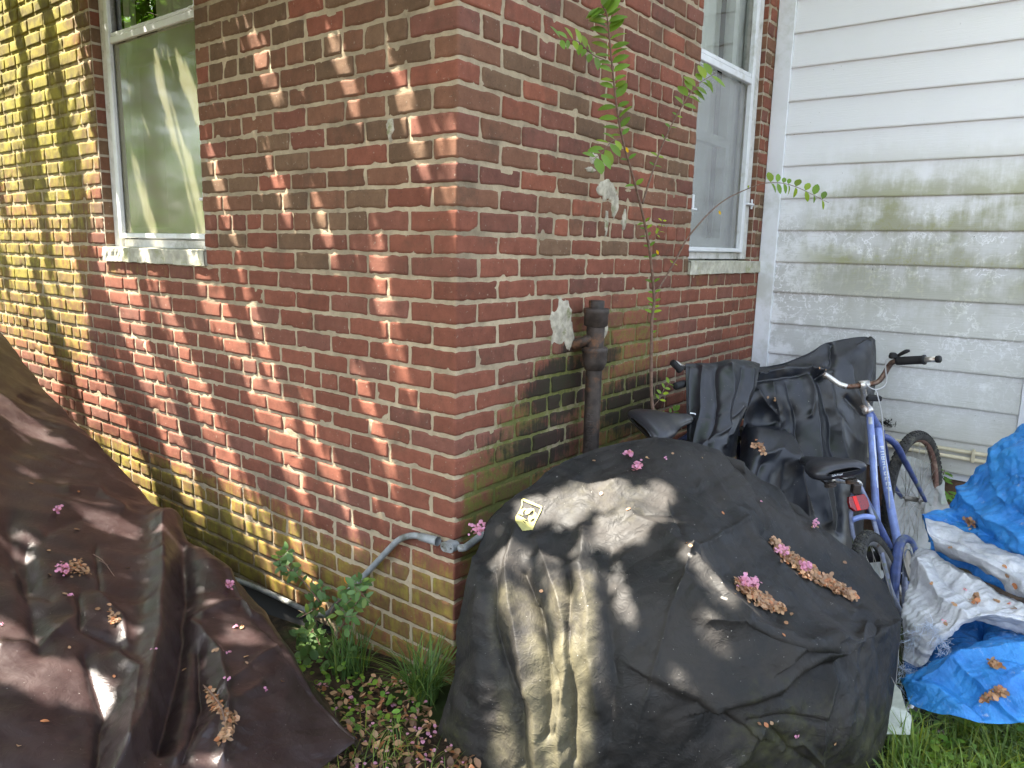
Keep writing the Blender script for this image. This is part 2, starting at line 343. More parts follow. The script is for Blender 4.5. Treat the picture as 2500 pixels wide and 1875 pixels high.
def leaf_mat(name, c1, c2, tr=.35):
    b = NB(name, .5, .35); c = b.mix(b.noise(9, 2), c1, c2); at_ = b.attr('bcol').outputs['Color']; c = b.mix(1, c, at_, 'MULTIPLY')
    b.base(c); t = b.n('BsdfTranslucent', Color=b.mix(1, c, (1.5, 1.7, .6, 1), 'MULTIPLY')); m = b.n('MixShader', i_0=tr, i_1=b.bsdf.outputs[0], i_2=t.outputs[0]); b.t.links.new(m.outputs[0], b.out.inputs[0]); return b.mat
M_SHRUB = leaf_mat('dull_green_leaf', (.06, .12, .03), (.10, .18, .05), .2); M_LEAF = leaf_mat('green_leaf', (.09, .19, .03), (.16, .29, .05)); M_GRASS = leaf_mat('grass_blade', (.09, .16, .03), (.17, .25, .06), .3)
M_DRY = leaf_mat('dry_leaf', (.28, .17, .10), (.42, .27, .17), .15); M_PINK = leaf_mat('pink_petal', (.58, .22, .38), (.70, .36, .50), .3)
M_BARK = simple('thin_brown_bark', (.16, .10, .07), .8, 0, .3, 60, .5)
def soil():
    b = NB('damp_leafy_soil', .95, .2); n = b.noise(18, 8, .75); c = b.mix(b.mr(n, .35, .65), (.025, .018, .012), (.10, .065, .04)); c = b.mix(b.mr(b.noise(3, 4), .5, .62), c, (.04, .06, .015)); b.base(c)
    b.nrm(b.bump(b.noise(45, 8, .8), 1, .02)); return b.mat
M_SOIL = soil()
M_PLASTIC = NB('cloudy_plastic_sheet', .35, .5); M_PLASTIC.base((.6, .62, .6)); M_PLASTIC.bsdf.inputs['Alpha'].default_value = .45; M_PLASTIC.nrm(M_PLASTIC.bump(M_PLASTIC.noise(12, 5), .8, .02)); M_PLASTIC = M_PLASTIC.mat
M_TAG = simple('dingy_white_plastic', (.40, .42, .37), .6, 0, .12, 40, .5, dirt=(.3, .33, .2)); M_PIPE = simple('tan_plastic_pipe', (.5, .44, .31), .5, 0, .1, 15, .2, dirt=(.35, .32, .2))
M_BROWNWOOD = simple('brown_skirting', (.10, .06, .04), .8, 0, .3, 20, .4)
M_ROOF = simple('grey_roof', (.12, .12, .12), .9, 0, .2)
# ------------------------------------------------------------------ ground
def gz(x, y): return -.13 * np.exp(-((np.asarray(x, float) - 1.2) ** 2 + (np.asarray(y, float) - 1.0) ** 2) / .09) - .16 * ss(-np.asarray(x, float), .1, 1.6) * ss(np.asarray(y, float), -1.2, -.1)
n = 150; gx = np.linspace(-6, 5, n); gy = np.linspace(-5, 5, n); X, Y = np.meshgrid(gx, gy)
P = np.stack([X.ravel(), Y.ravel(), np.zeros(n * n)], 1); P[:, 2] = gz(P[:, 0], P[:, 1]) + .02 * fbm(P * 2.3, 4, 3) - .012
e = np.maximum(np.abs(P[:, 0] + .5) / 5.5, np.abs(P[:, 1]) / 5) > .999
far = np.array([[-90, -90, -.05], [90, -90, -.05], [90, 90, -.05], [-90, 90, -.05]])
cor = [0, n - 1, n * n - 1, n * (n - 1)]
F = [tuple(f) for f in gridF(n, n)]; nb = len(P)
F += [(nb, nb + 1, cor[1], cor[0]), (nb + 1, nb + 2, cor[2], cor[1]), (nb + 2, nb + 3, cor[3], cor[2]), (nb + 3, nb, cor[0], cor[3])]
P[e, 2] = -.02
tag(obj('ground', np.vstack([P, far]), F, M_SOIL), kind='structure')

# ------------------------------------------------------------------ brick house: corner at the origin, left wall on y = 0, right wall on x = 0
SLIP = 2.66
house = thing('brick_house', (0, 0, 0), 'weathered red brick house corner with thick pale mortar joints', 'house')
RC = .007; LC = RC * math.pi / 4
def wallpos(s, z, h):                    # s runs along the left wall (negative), round the corner and along the right wall
    th = np.clip(s / LC, -1, 1) * math.pi / 4 + math.pi / 4; nx, ny = np.sin(th), -np.cos(th)
    x = np.where(s < -LC, s + LC - RC, -RC + (RC + h) * nx); y = np.where(s < -LC, -h, np.where(s > LC, s - LC + RC, RC + (RC + h) * ny))
    x = np.where(s > LC, h, x); return np.stack([x, y, z], 1)
def growth(s, z, mortar=False):
    P3 = np.stack([s, z, s * 0], 1); nz = fbm(P3 * 1.6, 3, 40); nz2 = fbm(P3 * 5, 3, 44)
    L = s < 0
    al = np.where(L, .40 * ss(-s, 2.2, 2.9) * ss(z, .5, 1.1) + .56 * ss(z + .12 * nz, .62, .34) + .22 * ss(z, 1.5, 2.1) + .12 * ss(-s, .8, 2.4), .44 * ss(z + .22 * nz - .75 * np.minimum(s, .7), .98, .62) * ss(s, 2.1, 1.3) * ss(s, -.05, .05) + .34 * ss(s, 1.7, 1.8) * ss(np.abs(z - 1.38), .1, .02) + .18 * ss(z, 1.5, 2.2) * ss(s, .8, 0))
    al = al + .34 * nz * np.where(L, ss(-s, .6, 2), .4) + .34 * np.where(L, ss(np.abs(s + 1.97), .55, .4) * ss(np.abs(z - 1.38), .09, .03), 0)
    mo = np.where(L, .2 * ss(z, .6, .1) + .25 * ss(np.abs(z - .42 + .1 * s), .12, .02), (.66 if mortar else .50) * ss(z + .20 * nz2 - .75 * np.minimum(s, .7), 1.02, .66) * ss(s, 2.0, 1.2) * ss(s, -.02, .06)) + .2 * nz2
    bk = np.where(L, .25 * ss(np.abs(s + 1.97), .5, .4) * ss(np.abs(z - 1.30), .13, .05), .0)
    for a, c, ra, rc, w in ((.60, .98, .30, .17, .98), (.5, .78, .38, .18, .78), (1.2, .84, .50, .20, .85), (.22, .82, .22, .2, .55), (.98, 1.08, .14, .12, .7), (.64, 1.12, .12, .07, .7), (.35, .6, .35, .16, .42)):
        bk = np.maximum(bk, np.where(s > 0, w * np.exp(-((s - a) / ra) ** 2 - ((z - c) / rc) ** 2), 0))
    ef = (.24 * ss(z, 1.62, 1.35) * ss(z, .2, .5) + .18 * nz)
    if mortar: al = al - .22; ef = ef - .3; bk = bk * .5
    return np.clip(np.stack([al, mo, bk, ef], 1), 0, 1)
ZT = [2.2464, 2.1665, 2.0916, 2.0194, 1.9404, 1.8641, 1.7893, 1.7188, 1.6425, 1.5653, 1.4937, 1.4174, 1.343, 1.2677, 1.1903, 1.1147, 1.0398, .9668, .8972, .8284, .7561, .6787]
ztop = {k: z for k, z in enumerate(ZT)}
for k in range(1, 16): ztop[-k] = ZT[0] + .0765 * k
for k in range(22, 36): ztop[k] = ZT[21] - .0745 * (k - 21)
WL = (-2.445, -1.487, 1.415, 3.32); WR = (1.692, 2.515, 1.412, 3.32); VENT = (-1.35, -.66, -.16, -.02)
HOLES = [WL, WR, VENT]
rg = random.Random(3)
bV = []; bF = []; bC = []; bN = 0
def onebrick(s0, s1, z0, z1, col, nojit=False):
    global bN
    w = s1 - s0; H = z1 - z0
    nx = max(3, int(round(w / .018))); us = np.concatenate([[0, .0035 / w], np.linspace(.011 / w, 1 - .011 / w, nx), [1 - .0035 / w, 1]])
    if s0 < 0 < s1: us = np.sort(np.concatenate([us, (np.array([-LC, -LC / 2, 0, LC / 2, LC]) - s0) / w]))
    vs = np.array([0, .05, .17, .4, .63, .84, .95, 1])
    U, Vv = np.meshgrid(us, vs); s = s0 + U * w; z = z0 + Vv * H
    du = np.minimum(U, 1 - U) * w; dv = np.minimum(Vv, 1 - Vv) * H
    r = .012; cx = np.clip(r - du, 0, r); cy = np.clip(r - dv, 0, r); L = np.sqrt(cx * cx + cy * cy); k = np.where(L > r, (L - r) * .75 / (L + 1e-9), 0)
    s = s + np.where(U < .5, 1, -1) * cx * k; z = z + np.where(Vv < .5, 1, -1) * cy * k
    sf, zf = s.ravel(), z.ravel(); Q = np.stack([sf, zf, sf * 0 + s0], 1)
    edge = ss(np.minimum(du, dv).ravel(), .014, 0)
    jx = vn(Q * 60, 5) * .0030 + vn(Q * 18, 6) * .0030; jz = vn(Q * 60, 7) * .0028 + vn(Q * 14, 8) * .0030
    if s0 < 0 < s1: keep = ss(np.abs(sf), .0, .02)
    else: keep = 1
    sf = sf + jx * edge * keep; zf = zf + jz * edge
    prof = np.interp(np.minimum(du, dv).ravel(), [0, .0025, .006], [-.004, .0019, .0024])
    off = rg.uniform(-.0010, .0012) if not nojit else .0005; tl = rg.uniform(-.005, .005)
    h = prof + off + tl * (Vv.ravel() - .5) * H * 2 + vn(Q * 60, 9) * .0009 + fbm(Q * 30, 3, 10) * .0007
    chip = ss(vn(Q * 26, 11), .48, .8) * ss(np.minimum(du, dv).ravel(), .02, .004) * .006; h = h - chip
    bV.append(wallpos(sf, zf, h)); F = gridF(len(vs), len(us)) + bN; bF.append(F); bN += len(sf)
    c = np.array(col) * (1 + .10 * vn(Q * 20, 12))[:, None]; bC.append(np.hstack([c, growth(sf, zf)]))
def brickcol(z, s):
    t = ss(np.array([z]), 1.35, 1.8)[0]; r = rg.random()
    red = np.array([.200, .070, .043]); dk = np.array([.165, .064, .042]); br = np.array([.172, .080, .047]); ol = np.array([.148, .086, .050]); pu = np.array([.168, .068, .047]); orr = np.array([.235, .082, .048])
    if t > rg.random(): c = [red, br, ol, pu, orr, br, dk][int(r * 7)] if s > 0 else [br, ol, ol, br, dk, red, br][int(r * 7)]
    else: c = [red, red, dk, red, pu, red * .9, red * .95][int(r * 7)]
    return c * rg.uniform(.86, 1.14)
def clip(s0, s1, z0, z1, col):
    segs = [(s0, s1)]
    for a, b, c, d in HOLES:
        if z1 - .02 > c and z0 + .02 < d:
            o = []
            for p, q in segs:
                if q <= a or p >= b: o.append((p, q))
                else:
                    if p < a: o.append((p, a - .001))
                    if q > b: o.append((b + .001, q))
            segs = o
    for p, q in segs:
        if q - p > .03: onebrick(p, q, z0, z1, col)
JT = .0122
for k in range(-14, 34):
    zt, zb = ztop[k] - JT / 2, ztop[k + 1] + JT / 2
    ev = k % 2 == 0; hl = k in (-8, 0, 8, 16, 25); hr = k in (-8, 0, 8, 17, 25)
    l0 = .205 if ev else .1; r0 = .1 if ev else .205
    if k == 16: l0 = .165
    if not (k >= 22 and False): onebrick(-l0, r0, zb, zt, brickcol(zt, -.1 if rg.random() < .5 else .1))
    s = -l0; i = 0
    while s > -4.4:
        w = .1065 if hl and (i > 0 or k != 8) else .213
        if rg.random() < .03 and not hl: w = .16
        j = rg.uniform(-.004, .004); e = s - w + j; clip(e, s - JT * rg.uniform(.8, 1.15), zb + rg.uniform(-.0015, .0015), zt + rg.uniform(-.0015, .0015), brickcol(zt, s)); s = e; i += 1
    s = r0; i = 0
    while s < SLIP - .01:
        w = .1015 if hr and (i > 0 or k != 8) else .218
        j = rg.uniform(-.004, .004); e = min(s + w + j, SLIP); clip(s + JT * rg.uniform(.8, 1.15), e, zb + rg.uniform(-.0015, .0015), zt + rg.uniform(-.0015, .0015), brickcol(zt, s)); s = e; i += 1
bV = np.vstack(bV); bC = np.vstack(bC)
# mortar sheet behind the brick faces, with the openings left out
sg = np.concatenate([np.linspace(-4.4, -.02, 330), [-LC, 0, LC], np.linspace(.02, SLIP, 200)]); sg = np.unique(np.concatenate([sg, [WL[0], WL[1], WR[0], WR[1], VENT[0], VENT[1]]])); zg = np.unique(np.concatenate([np.linspace(-.4, 3.32, 280), [WL[2], VENT[2], VENT[3]]]))
S_, Z_ = np.meshgrid(sg, zg); sf, zf = S_.ravel(), Z_.ravel(); Q = np.stack([sf, zf, sf * 0], 1)
h = -.0022 + fbm(Q * 34, 3, 20) * .0034 + vn(Q * 9, 22) * .0014
mV = wallpos(sf, zf, h); mF = gridF(len(zg), len(sg)); cen_s = sf[mF].mean(1); cen_z = zf[mF].mean(1)
ok = np.ones(len(mF), bool)
for a, b, c, d in HOLES: ok &= ~((cen_s > a) & (cen_s < b) & (cen_z > c) & (cen_z < d))
mF = mF[ok]
mc = np.array([.37, .295, .195]) * (1 + .38 * fbm(Q * 4, 4, 25) + .15 * fbm(Q * 25, 2, 27))[:, None]; mC = np.hstack([mc, growth(sf, zf, True)])
allF = np.vstack(bF + [mF + len(bV)]); fm = np.concatenate([np.zeros(sum(len(f) for f in bF), int), np.ones(len(mF), int)])
wv = np.vstack([bV, mV]); C = np.vstack([bC, mC])
w = obj('wall', wv, allF, [M_BRICK, M_MORTAR], house, {'bcol': C[:, :3], 'msk': C[:, 3:7]}, True, fm)
# reveals of the openings, the upper walls, inner leaf and roof
for a, side in ((WL[0], 1), (WL[1], -1)):
    mb = MB()
    for k in range(-13, 12):
        z1, z0 = ztop[k] - JT / 2, ztop[k + 1] + JT / 2
        if z1 < 1.42 or z0 > 3.3: continue
        x0, x1 = sorted((a - side * .05, a + side * .0022)); mb.box((x0, .004, max(z0, 1.415)), (x1, .072, z1), 0, brickcol(z1, -1), .003)
    x0, x1 = sorted((a - side * .05, a - side * .001)); mb.box((x0, .002, 1.415), (x1, .075, 3.32), 1, (.4, .34, .26)); mb.build('window_reveal', [M_BRICK, M_MORTAR], house, False, True)
for a, side in ((WR[0], 1), (WR[1], -1)):
    mb = MB()
    for k in range(-13, 12):
        z1, z0 = ztop[k] - JT / 2, ztop[k + 1] + JT / 2
        if z1 < 1.42 or z0 > 3.3: continue
        y0, y1 = sorted((a - side * .05, a + side * .0022)); mb.box((-.072, y0, max(z0, 1.415)), (-.004, y1, z1), 0, brickcol(z1, 1), .003)
    y0, y1 = sorted((a - side * .05, a - side * .001)); mb.box((-.075, y0, 1.415), (-.002, y1, 3.32), 1, (.4, .34, .26)); mb.build('window_reveal', [M_BRICK, M_MORTAR], house, False, True)
mb = MB(); c = (.2, .09, .06)
mb.box((-9, 0, -.4), (-4.4, .2, 5.6), 0, c); mb.box((-4.4, 0, 3.325), (0, .2, 5.6), 0, c); mb.box((-.2, .2, 3.325), (0, 2.66, 5.6), 0, c); mb.box((-.2, 2.66, -.4), (0, 7, 5.6), 0, c)
mb.box((-9.2, .2, -.4), (-9, 7, 5.6), 0, c); mb.box((-9, 7, -.4), (0, 7.2, 5.6), 0, c)
mb.build('upper_wall', M_BRICK, house, False, True)
mb = MB(); mb.box((-9.3, -.12, 5.604), (.12, 7.3, 5.8), 0, None, .02); mb.build('roof', M_ROOF, house, False)
mb = MB(); mb.box((VENT[0] - .05, .02, -.35), (VENT[1] + .05, .5, .04)); mb.build('vent_recess', M_DARK, house, False)
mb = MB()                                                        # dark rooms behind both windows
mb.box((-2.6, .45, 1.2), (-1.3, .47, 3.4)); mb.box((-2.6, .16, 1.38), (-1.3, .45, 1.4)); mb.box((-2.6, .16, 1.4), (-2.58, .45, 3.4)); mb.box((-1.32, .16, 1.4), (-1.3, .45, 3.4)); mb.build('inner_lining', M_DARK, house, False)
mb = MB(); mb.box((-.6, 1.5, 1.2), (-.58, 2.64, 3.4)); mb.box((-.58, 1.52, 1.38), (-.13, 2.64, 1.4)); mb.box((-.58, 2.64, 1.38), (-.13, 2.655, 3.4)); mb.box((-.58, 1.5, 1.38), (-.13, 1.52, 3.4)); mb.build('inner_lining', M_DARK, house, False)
# cement patches smeared on the right wall
def blob(cs, cz, ws, wz, seed, th=.012, pts=22):
    V = []; F = []; R = 7
    for i in range(R + 1):
        for j in range(pts):
            a = 2 * math.pi * j / pts; q = i / R
            rr = q * (1 + .34 * vn(np.array([[math.cos(a) * 1.7, math.sin(a) * 1.7, seed]]), seed)[0] + .2 * vn(np.array([[math.cos(a) * 5, math.sin(a) * 5, seed]]), seed)[0])
            s = cs + ws * rr * math.cos(a); z = cz + wz * rr * math.sin(a)
            hh = th * (1 - q ** 3) * (1 + .35 * vn(np.array([[s * 30, z * 30, seed]]), 3)[0]) + .0035 - (.006 if i == R else 0)
            V.append((hh, s, z) if cs > 0 else (s, -hh, z))
    for i in range(R):
        for j in range(pts): F.append((i * pts + j, i * pts + (j + 1) % pts, (i + 1) * pts + (j + 1) % pts, (i + 1) * pts + j))
    return V, F
for args in ((.60, 1.26, .068, .095, 1, .005), (.655, 1.18, .035, .06, 2, .006), (.90, 1.20, .045, .09, 3, .004), (.895, 1.758, .075, .045, 4, .003), (.96, 1.70, .03, .055, 5, .0032), (1.04, 1.65, .018, .045, 6, .0034), (.79, 1.87, .03, .025, 7, .005), (.76, 1.83, .04, .012, 8, .004), (.90, 1.64, .014, .05, 9, .004), (-.30, 1.90, .02, .035, 10, .006)): obj('cement_patch', *blob(*args), M_PATCH, house)

# left window
def rail_x(mb, x0, x1, z0, z1, y0, y1, m=0): mb.box((x0, y0, z0), (x1, y1, z1), m, None, .003)
win = MB(); win.box((-2.44, .045, 1.487), (-2.375, .10, 3.3), 0, None, .004); win.box((-2.44, .052, 3.2), (-1.49, .1, 3.3), 0, None, .004)
win.box((-2.374, .062, 1.487), (-1.495, .10, 1.528), 0, None, .003)
lw = win.build('window', M_CASING, house, False)
mb = MB(); yf0, yf1 = .036, .058
mb.box((-2.372, yf0, 1.530), (-2.335, yf1, 3.2), 0, None, .004); mb.box((-1.525, yf0, 1.530), (-1.489, yf1, 3.2), 0, None, .004)
mb.box((-2.334, yf0 + .002, 1.532), (-1.526, yf1, 1.556), 0, None, .003); mb.box((-2.334, yf0 + .004, 2.462), (-1.526, yf1, 2.492), 0, None, .003); mb.box((-2.334, yf0 + .008, 2.4935), (-1.526, yf1 + .004, 2.512), 0, None, .003)
mb.box((-2.334, .062, 1.557), (-1.526, .076, 1.585), 0, None, .003)
for z in (1.70, 2.49): mb.box((-1.56, .02, z), (-1.47, .036, z + .012), 0, None, .003); mb.box((-1.53, .022, z), (-1.52, .034, z + .06), 0, None, .003)
mb.build('frame', M_FRAME, lw, False)
for y_, z0, z1 in ((.072, 2.513, 3.2), (.078, 1.557, 2.461)): obj('pane', [(-2.334, y_, z0), (-1.526, y_, z0), (-1.526, y_, z1), (-2.334, y_, z1)], [(0, 1, 2, 3)], M_GLASS, lw)
mb = MB(); mb.box((-2.334, .0605, 1.557), (-1.526, .0610, 2.461)); mb.build('insect_screen', M_SCREEN, lw, False)
mb = MB(); mb.box((-2.32, .11, 1.5), (-2.26, .14, 3.2)); mb.box((-1.60, .11, 1.5), (-1.54, .14, 3.2)); mb.box((-2.26, .11, 1.5), (-1.6, .14, 1.58)); mb.box((-2.26, .11, 2.36), (-1.6, .14, 2.42)); mb.build('inner_sash', M_SASH, lw, False)
V, F = crgrid([[(-2.25 + .1 * i, .24 + .02 * math.sin(i * 2.1), z) for i in range(8)] for z in (1.45, 2.3, 3.3)], 4, 60), gridF(4, 60); obj('curtain', V.reshape(-1, 3), F, M_CURT, lw)
def sill(name, lo, hi, parent, ax):
    n1, n2 = 60, 14; L = []
    a = 0 if ax == 'x' else 1; u = np.linspace(lo[a], hi[a], n1); prof = [(0, 0), (0, .35), (0, .7), (0, .95), (.04, 1.0), (.4, 1.02), (1, 1.05)]
    pr = np.array(prof); V = []
    for i, uu in enumerate(u):
        for d, zz in pr:
            z = lo[2] + (hi[2] - lo[2]) * zz; q = np.array([[uu * 25, z * 25, d]]); jt = .004 * vn(q, 31)[0] + .003 * vn(q * 2.5, 32)[0]
            if zz == 0: z -= .004 * abs(vn(np.array([[uu * 18, 1, 1]]), 33)[0])
            dep_ = d * .09
            V.append((uu, lo[1] - .001 + dep_ + jt, z) if ax == 'x' else (hi[0] - dep_ + jt, uu, z))
    V = np.array(V); F = gridF(n1, len(pr)); mbx = MB(); mbx.add(V, [tuple(f) for f in F])
    if ax == 'x': mbx.box((lo[0], lo[1] + .004, lo[2]), (hi[0], .1, hi[2] - .004))
    else: mbx.box((-.1, lo[1], lo[2]), (hi[0] - .004, hi[1], hi[2] - .004))
    return mbx.build('sill', M_SILL, parent, False)
sill('sill', (-2.452, -.014, 1.418), (-1.478, .06, 1.484), lw, 'x')
# right window
win = MB(); win.box((-.10, 2.435, 1.487), (-.028, 2.512, 3.3), 0, None, .004); win.box((-.1, 1.694, 3.2), (-.034, 2.433, 3.3), 0, None, .004); win.box((-.1, 1.695, 1.487), (-.052, 2.433, 1.522), 0, None, .003)
rw = win.build('window', M_CASING, house, False)
mb = MB(); x0, x1 = -.05, -.02
mb.box((x0, 1.694, 1.524), (x1, 1.725, 3.2), 0, None, .004); mb.box((x0, 2.398, 1.524), (x1, 2.434, 3.2), 0, None, .004); mb.box((x0, 1.726, 1.526), (x1 - .002, 2.397, 1.548), 0, None, .003)
mb.box((x0, 1.726, 2.43), (x1 - .003, 2.397, 2.462), 0, None, .003); mb.box((x0 - .004, 1.726, 2.4635), (x1 - .008, 2.397, 2.485), 0, None, .003)
mb.box((-.018, 1.715, 1.735), (-.006, 1.735, 1.80), 0, None, .003); mb.box((-.03, 1.70, 1.725), (-.005, 1.77, 1.736), 0, None, .003)
for z in (1.79,): mb.box((-.025, 2.43, z), (-.004, 2.56, z + .012), 0, None, .003); mb.box((-.02, 2.50, z - .02), (-.008, 2.508, z + .035), 0, None, .003)
mb.build('frame', M_FRAME, rw, False)
for x_, z0, z1 in ((-.068, 2.486, 3.2), (-.078, 1.549, 2.429)): obj('pane', [(x_, 1.726, z0), (x_, 2.397, z0), (x_, 2.397, z1), (x_, 1.726, z1)], [(0, 1, 2, 3)], M_GLASS, rw)
mb = MB(); mb.box((-.0585, 1.726, 1.549), (-.058, 2.397, 2.429)); mb.build('insect_screen', M_SCREEN2, rw, False)
mb = MB(); mb.box((-.14, 1.74, 1.5), (-.105, 1.80, 3.2)); mb.box((-.14, 2.30, 1.5), (-.105, 2.36, 3.2)); mb.box((-.14, 1.8, 1.5), (-.105, 2.3, 1.60)); mb.box((-.14, 1.8, 2.09), (-.105, 2.3, 2.14)); mb.box((-.2, 2.40, 1.5), (-.12, 2.5, 3.2))
mb.build('inner_sash', M_SASH, rw, False)
V = crgrid([[(-.22 + .012 * math.sin(i * 2.3), 1.95 + .055 * i, z) for i in range(9)] for z in (1.45, 2.3, 3.3)], 4, 60); obj('curtain', V.reshape(-1, 3), gridF(4, 60), M_CURT, rw)
sill('sill', (-.06, 1.694, 1.414), (.014, 2.652, 1.478), rw, 'y')

# ------------------------------------------------------------------ white sided wing on y = 2.66
wing = thing('sided_wing', (.7, 2.66, 0), 'white lap-sided wing with green and grey mildew meeting the brick wall', 'building')
YS = SLIP; laps = [.404, .578, .755, .94, 1.12, 1.302, 1.476, 1.655, 1.833, 2.013, 2.189, 2.365, 2.544, 2.724, 2.899, 3.075, 3.25, 3.43, 3.6]
mV = []; mFF = []; mC = []; nn = 0
for i in range(len(laps) - 1):
    z0, z1 = laps[i], laps[i + 1]; nx = 90; xs = np.linspace(.1, 1.372, nx); pr = [(-.002, .002, 0), (-.0135, .000, 1), (-.0150, .0015, 1), (-.0145, .012, .9), (-.011, .05, .55), (-.007, .11, .2), (-.002, z1 - z0 + .006, 0)]
    for x in xs:
        for d, dz, k in pr:
            wob = .0010 * vn(np.array([[x * 7, i, 0]]), 50)[0]; mV.append((x, YS + d, z0 + dz + wob)); mC.append((k, k, k))
    mFF.append(gridF(nx, len(pr)) + nn); nn += nx * len(pr)
mFF = np.vstack(mFF)[:, ::-1]
obj('lap_siding', mV, mFF, M_SIDING, wing, {'msk': np.array(mC)}, False)
mb = MB(); mb.box((.003, YS - .019, .36), (.099, YS + .03, 3.7), 0, None, .003); mb.build('trim_board', M_TRIM, wing, False)
mb = MB(); mb.box((1.374, YS - .021, .36), (1.475, YS + .03, 3.7), 0, None, .003); mb.box((1.445, YS + .0305, .36), (1.474, YS + .12, 3.7), 0, None, .003); mb.build('corner_board', M_TRIM, wing, False)
mb = MB(); mb.box((-.001, YS + .031, .36), (1.44, YS + 3, 3.7)); mb.build('wall', M_TRIM, wing, False)
mb = MB(); mb.box((-.05, YS - .1, 3.704), (1.7, YS + 3.2, 3.85), 0, None, .01); mb.build('roof', M_ROOF, wing, False)
mb = MB()
for i in range(3): mb.box((.02, YS + .012 - .003 * i, -.3 + .22 * i), (1.46, YS + .03, -.085 + .22 * i), 0, None, .004)
mb.build('skirting', M_BROWNWOOD, wing, False)
mb = MB(); mb.box((-.02, YS + .031, -.3), (1.435, YS + 2.97, .358)); mb.build('foundation', M_BROWNWOOD, wing, False)
t = thing('wall_pipes', (.9, YS - .03, .52), 'pair of thin tan plastic pipes along the foot of the white siding', 'pipe')
for zz, yy in ((.535, .028), (.500, .034)): V, F = tube([(.02, YS - yy, zz + .004), (.7, YS - yy, zz), (1.40, YS - yy, zz - .004)], .0105, 12); obj('pipe', V, F, M_PIPE, t)
for x in (.45, 1.2): mb = MB(); mb.box((x, YS - .05, .485), (x + .015, YS - .0155, .55), 0, None, .002); mb.build('clip', M_PIPE, t, False)
# downspout by the corner board
t = thing('downspout', (1.52, YS - .07, 0), 'white downspout standing at the right end of the siding', 'pipe')
V, F = tube([(1.46, YS - .062, -.05), (1.46, YS - .062, 3.6)], .036, 20); obj('pipe', V, F, M_TRIM, t)
for z in (.7, 2.3): mb = MB(); mb.box((1.42, YS - .10, z), (1.50, YS - .022, z + .03), 0, None, .004); mb.build('bracket', M_TRIM, t, False)

# ------------------------------------------------------------------ soil pipe and conduit
pc = at(1283, 800, 0, .075); PX, PY = .075, float(pc[1])
vp = thing('soil_pipe', (PX, PY, 0), 'rusty cast iron soil pipe with capped cleanout in front of the brick wall', 'pipe')
zt_ = lambda y: float(at(1284, y, 0, PX)[2])
def lat(name, prof, m, par, n=28): V, F = lathe((PX, PY, 0), (0, 0, 1), prof, n); return obj(name, V, F, m, par)
R0 = .0325; zc = zt_(676); zh = zt_(775)
shaft = lat('shaft', [(-.1, R0), (zh - .02, R0), (zh, R0)], M_IRON, vp)
lat('hub', [(zh - .045, R0 + .001), (zh - .04, R0 + .006), (zh - .02, .047), (zh - .01, .049), (zh + .022, .049), (zh + .03, .052), (zh + .042, .052), (zh + .048, .048), (zh + .048, .03)], M_IRON, vp)
lat('branch_fitting', [(zh + .046, .036), (zc - .035, .036), (zc - .033, .036)], M_IRON, vp)
lat('cleanout_collar', [(zc - .055, .036), (zc - .05, .047), (zc - .005, .048), (zc, .051), (zc + .014, .051), (zc + .018, .048), (zc + .018, .02)], M_IRON, vp)
cp = lat('cap', [(zc + .016, .035), (zc + .017, .032), (zc + .045, .032), (zc + .048, .030), (zc + .048, 0)], M_IRON, vp, 8)
V, F = tube(spline([(PX, PY - .015, zh + .085), (.045, PY - .035, zh + .07), (.0, PY - .045, zh + .05)], 6), .020, 14); obj('side_inlet', V, F, M_IRON, vp)
def text(name, s, size, origin, xdir, ydir, mat, parent, ext=.001, bend=None):
    cu = bpy.data.curves.new(name, 'FONT'); cu.body = s; cu.size = size; cu.extrude = ext; cu.align_x = 'LEFT'; cu.resolution_u = 3
    tmp = bpy.data.objects.new(name, cu); COL.objects.link(tmp); dg = bpy.context.evaluated_depsgraph_get(); me = bpy.data.meshes.new_from_object(tmp.evaluated_get(dg))
    V = np.array([v.co[:] for v in me.vertices]); F = [tuple(p.vertices) for p in me.polygons]; bpy.data.objects.remove(tmp); bpy.data.curves.remove(cu); bpy.data.meshes.remove(me)
    X = unit(xdir); Y = unit(ydir); Z = np.cross(X, Y); W = bend(V) if bend else np.asarray(origin) + V[:, :1] * X + V[:, 1:2] * Y + V[:, 2:3] * Z
    return obj(name, W, F, mat, parent, None, False)
camd = math.atan2(CAM[1] - PY, CAM[0] - PX)
def bend(V):                                # raised letters reading downwards round the shaft
    a = camd - .62 + V[:, 1] / R0; r = R0 + .0022 + V[:, 2]
    return np.stack([PX + r * np.cos(a), PY + r * np.sin(a), zt_(888) - V[:, 0]], 1)
text('raised_lettering', 'BIRMINGHAM', .036, (0, 0, 0), (1, 0, 0), (0, 1, 0), M_IRON, shaft, .0016, bend)
cd_ = thing('conduit', (-.4, -.03, 0), 'grey plastic conduit bending up the brick corner to an oval junction box', 'conduit')
pts = [at(x, y, 1, -.028) for x, y in ((380, 1210), (525, 1258), (600, 1290), (655, 1316))] + [at(690, 1329, 1, -.03), at(712, 1322, 1, -.03), at(735, 1295, 1, -.03)] + [at(x, y, 1, -.028) for x, y in ((790, 1240), (835, 1192), (862, 1166), (890, 1157), (915, 1160))]
cr_ = spline(pts, 7); V, F = tube(cr_, .0115, 14); obj('pipe', V, F, M_CONDUIT, cd_)
e0 = at(908, 1159, 1, -.028); e1 = at(948, 1170, 1, -.028)
V, F = lathe(e0, e1 - e0, [(0, .012), (0, .0145), (.03, .0145), (.04, .015), (.058, .016), (.075, .0165), (.085, .0165)], 20); obj('coupling', V, F, M_CONDUIT, cd_)
c0 = at(953, 1175, 1, -.03); c1 = at(994, 1184, 1, -.034)
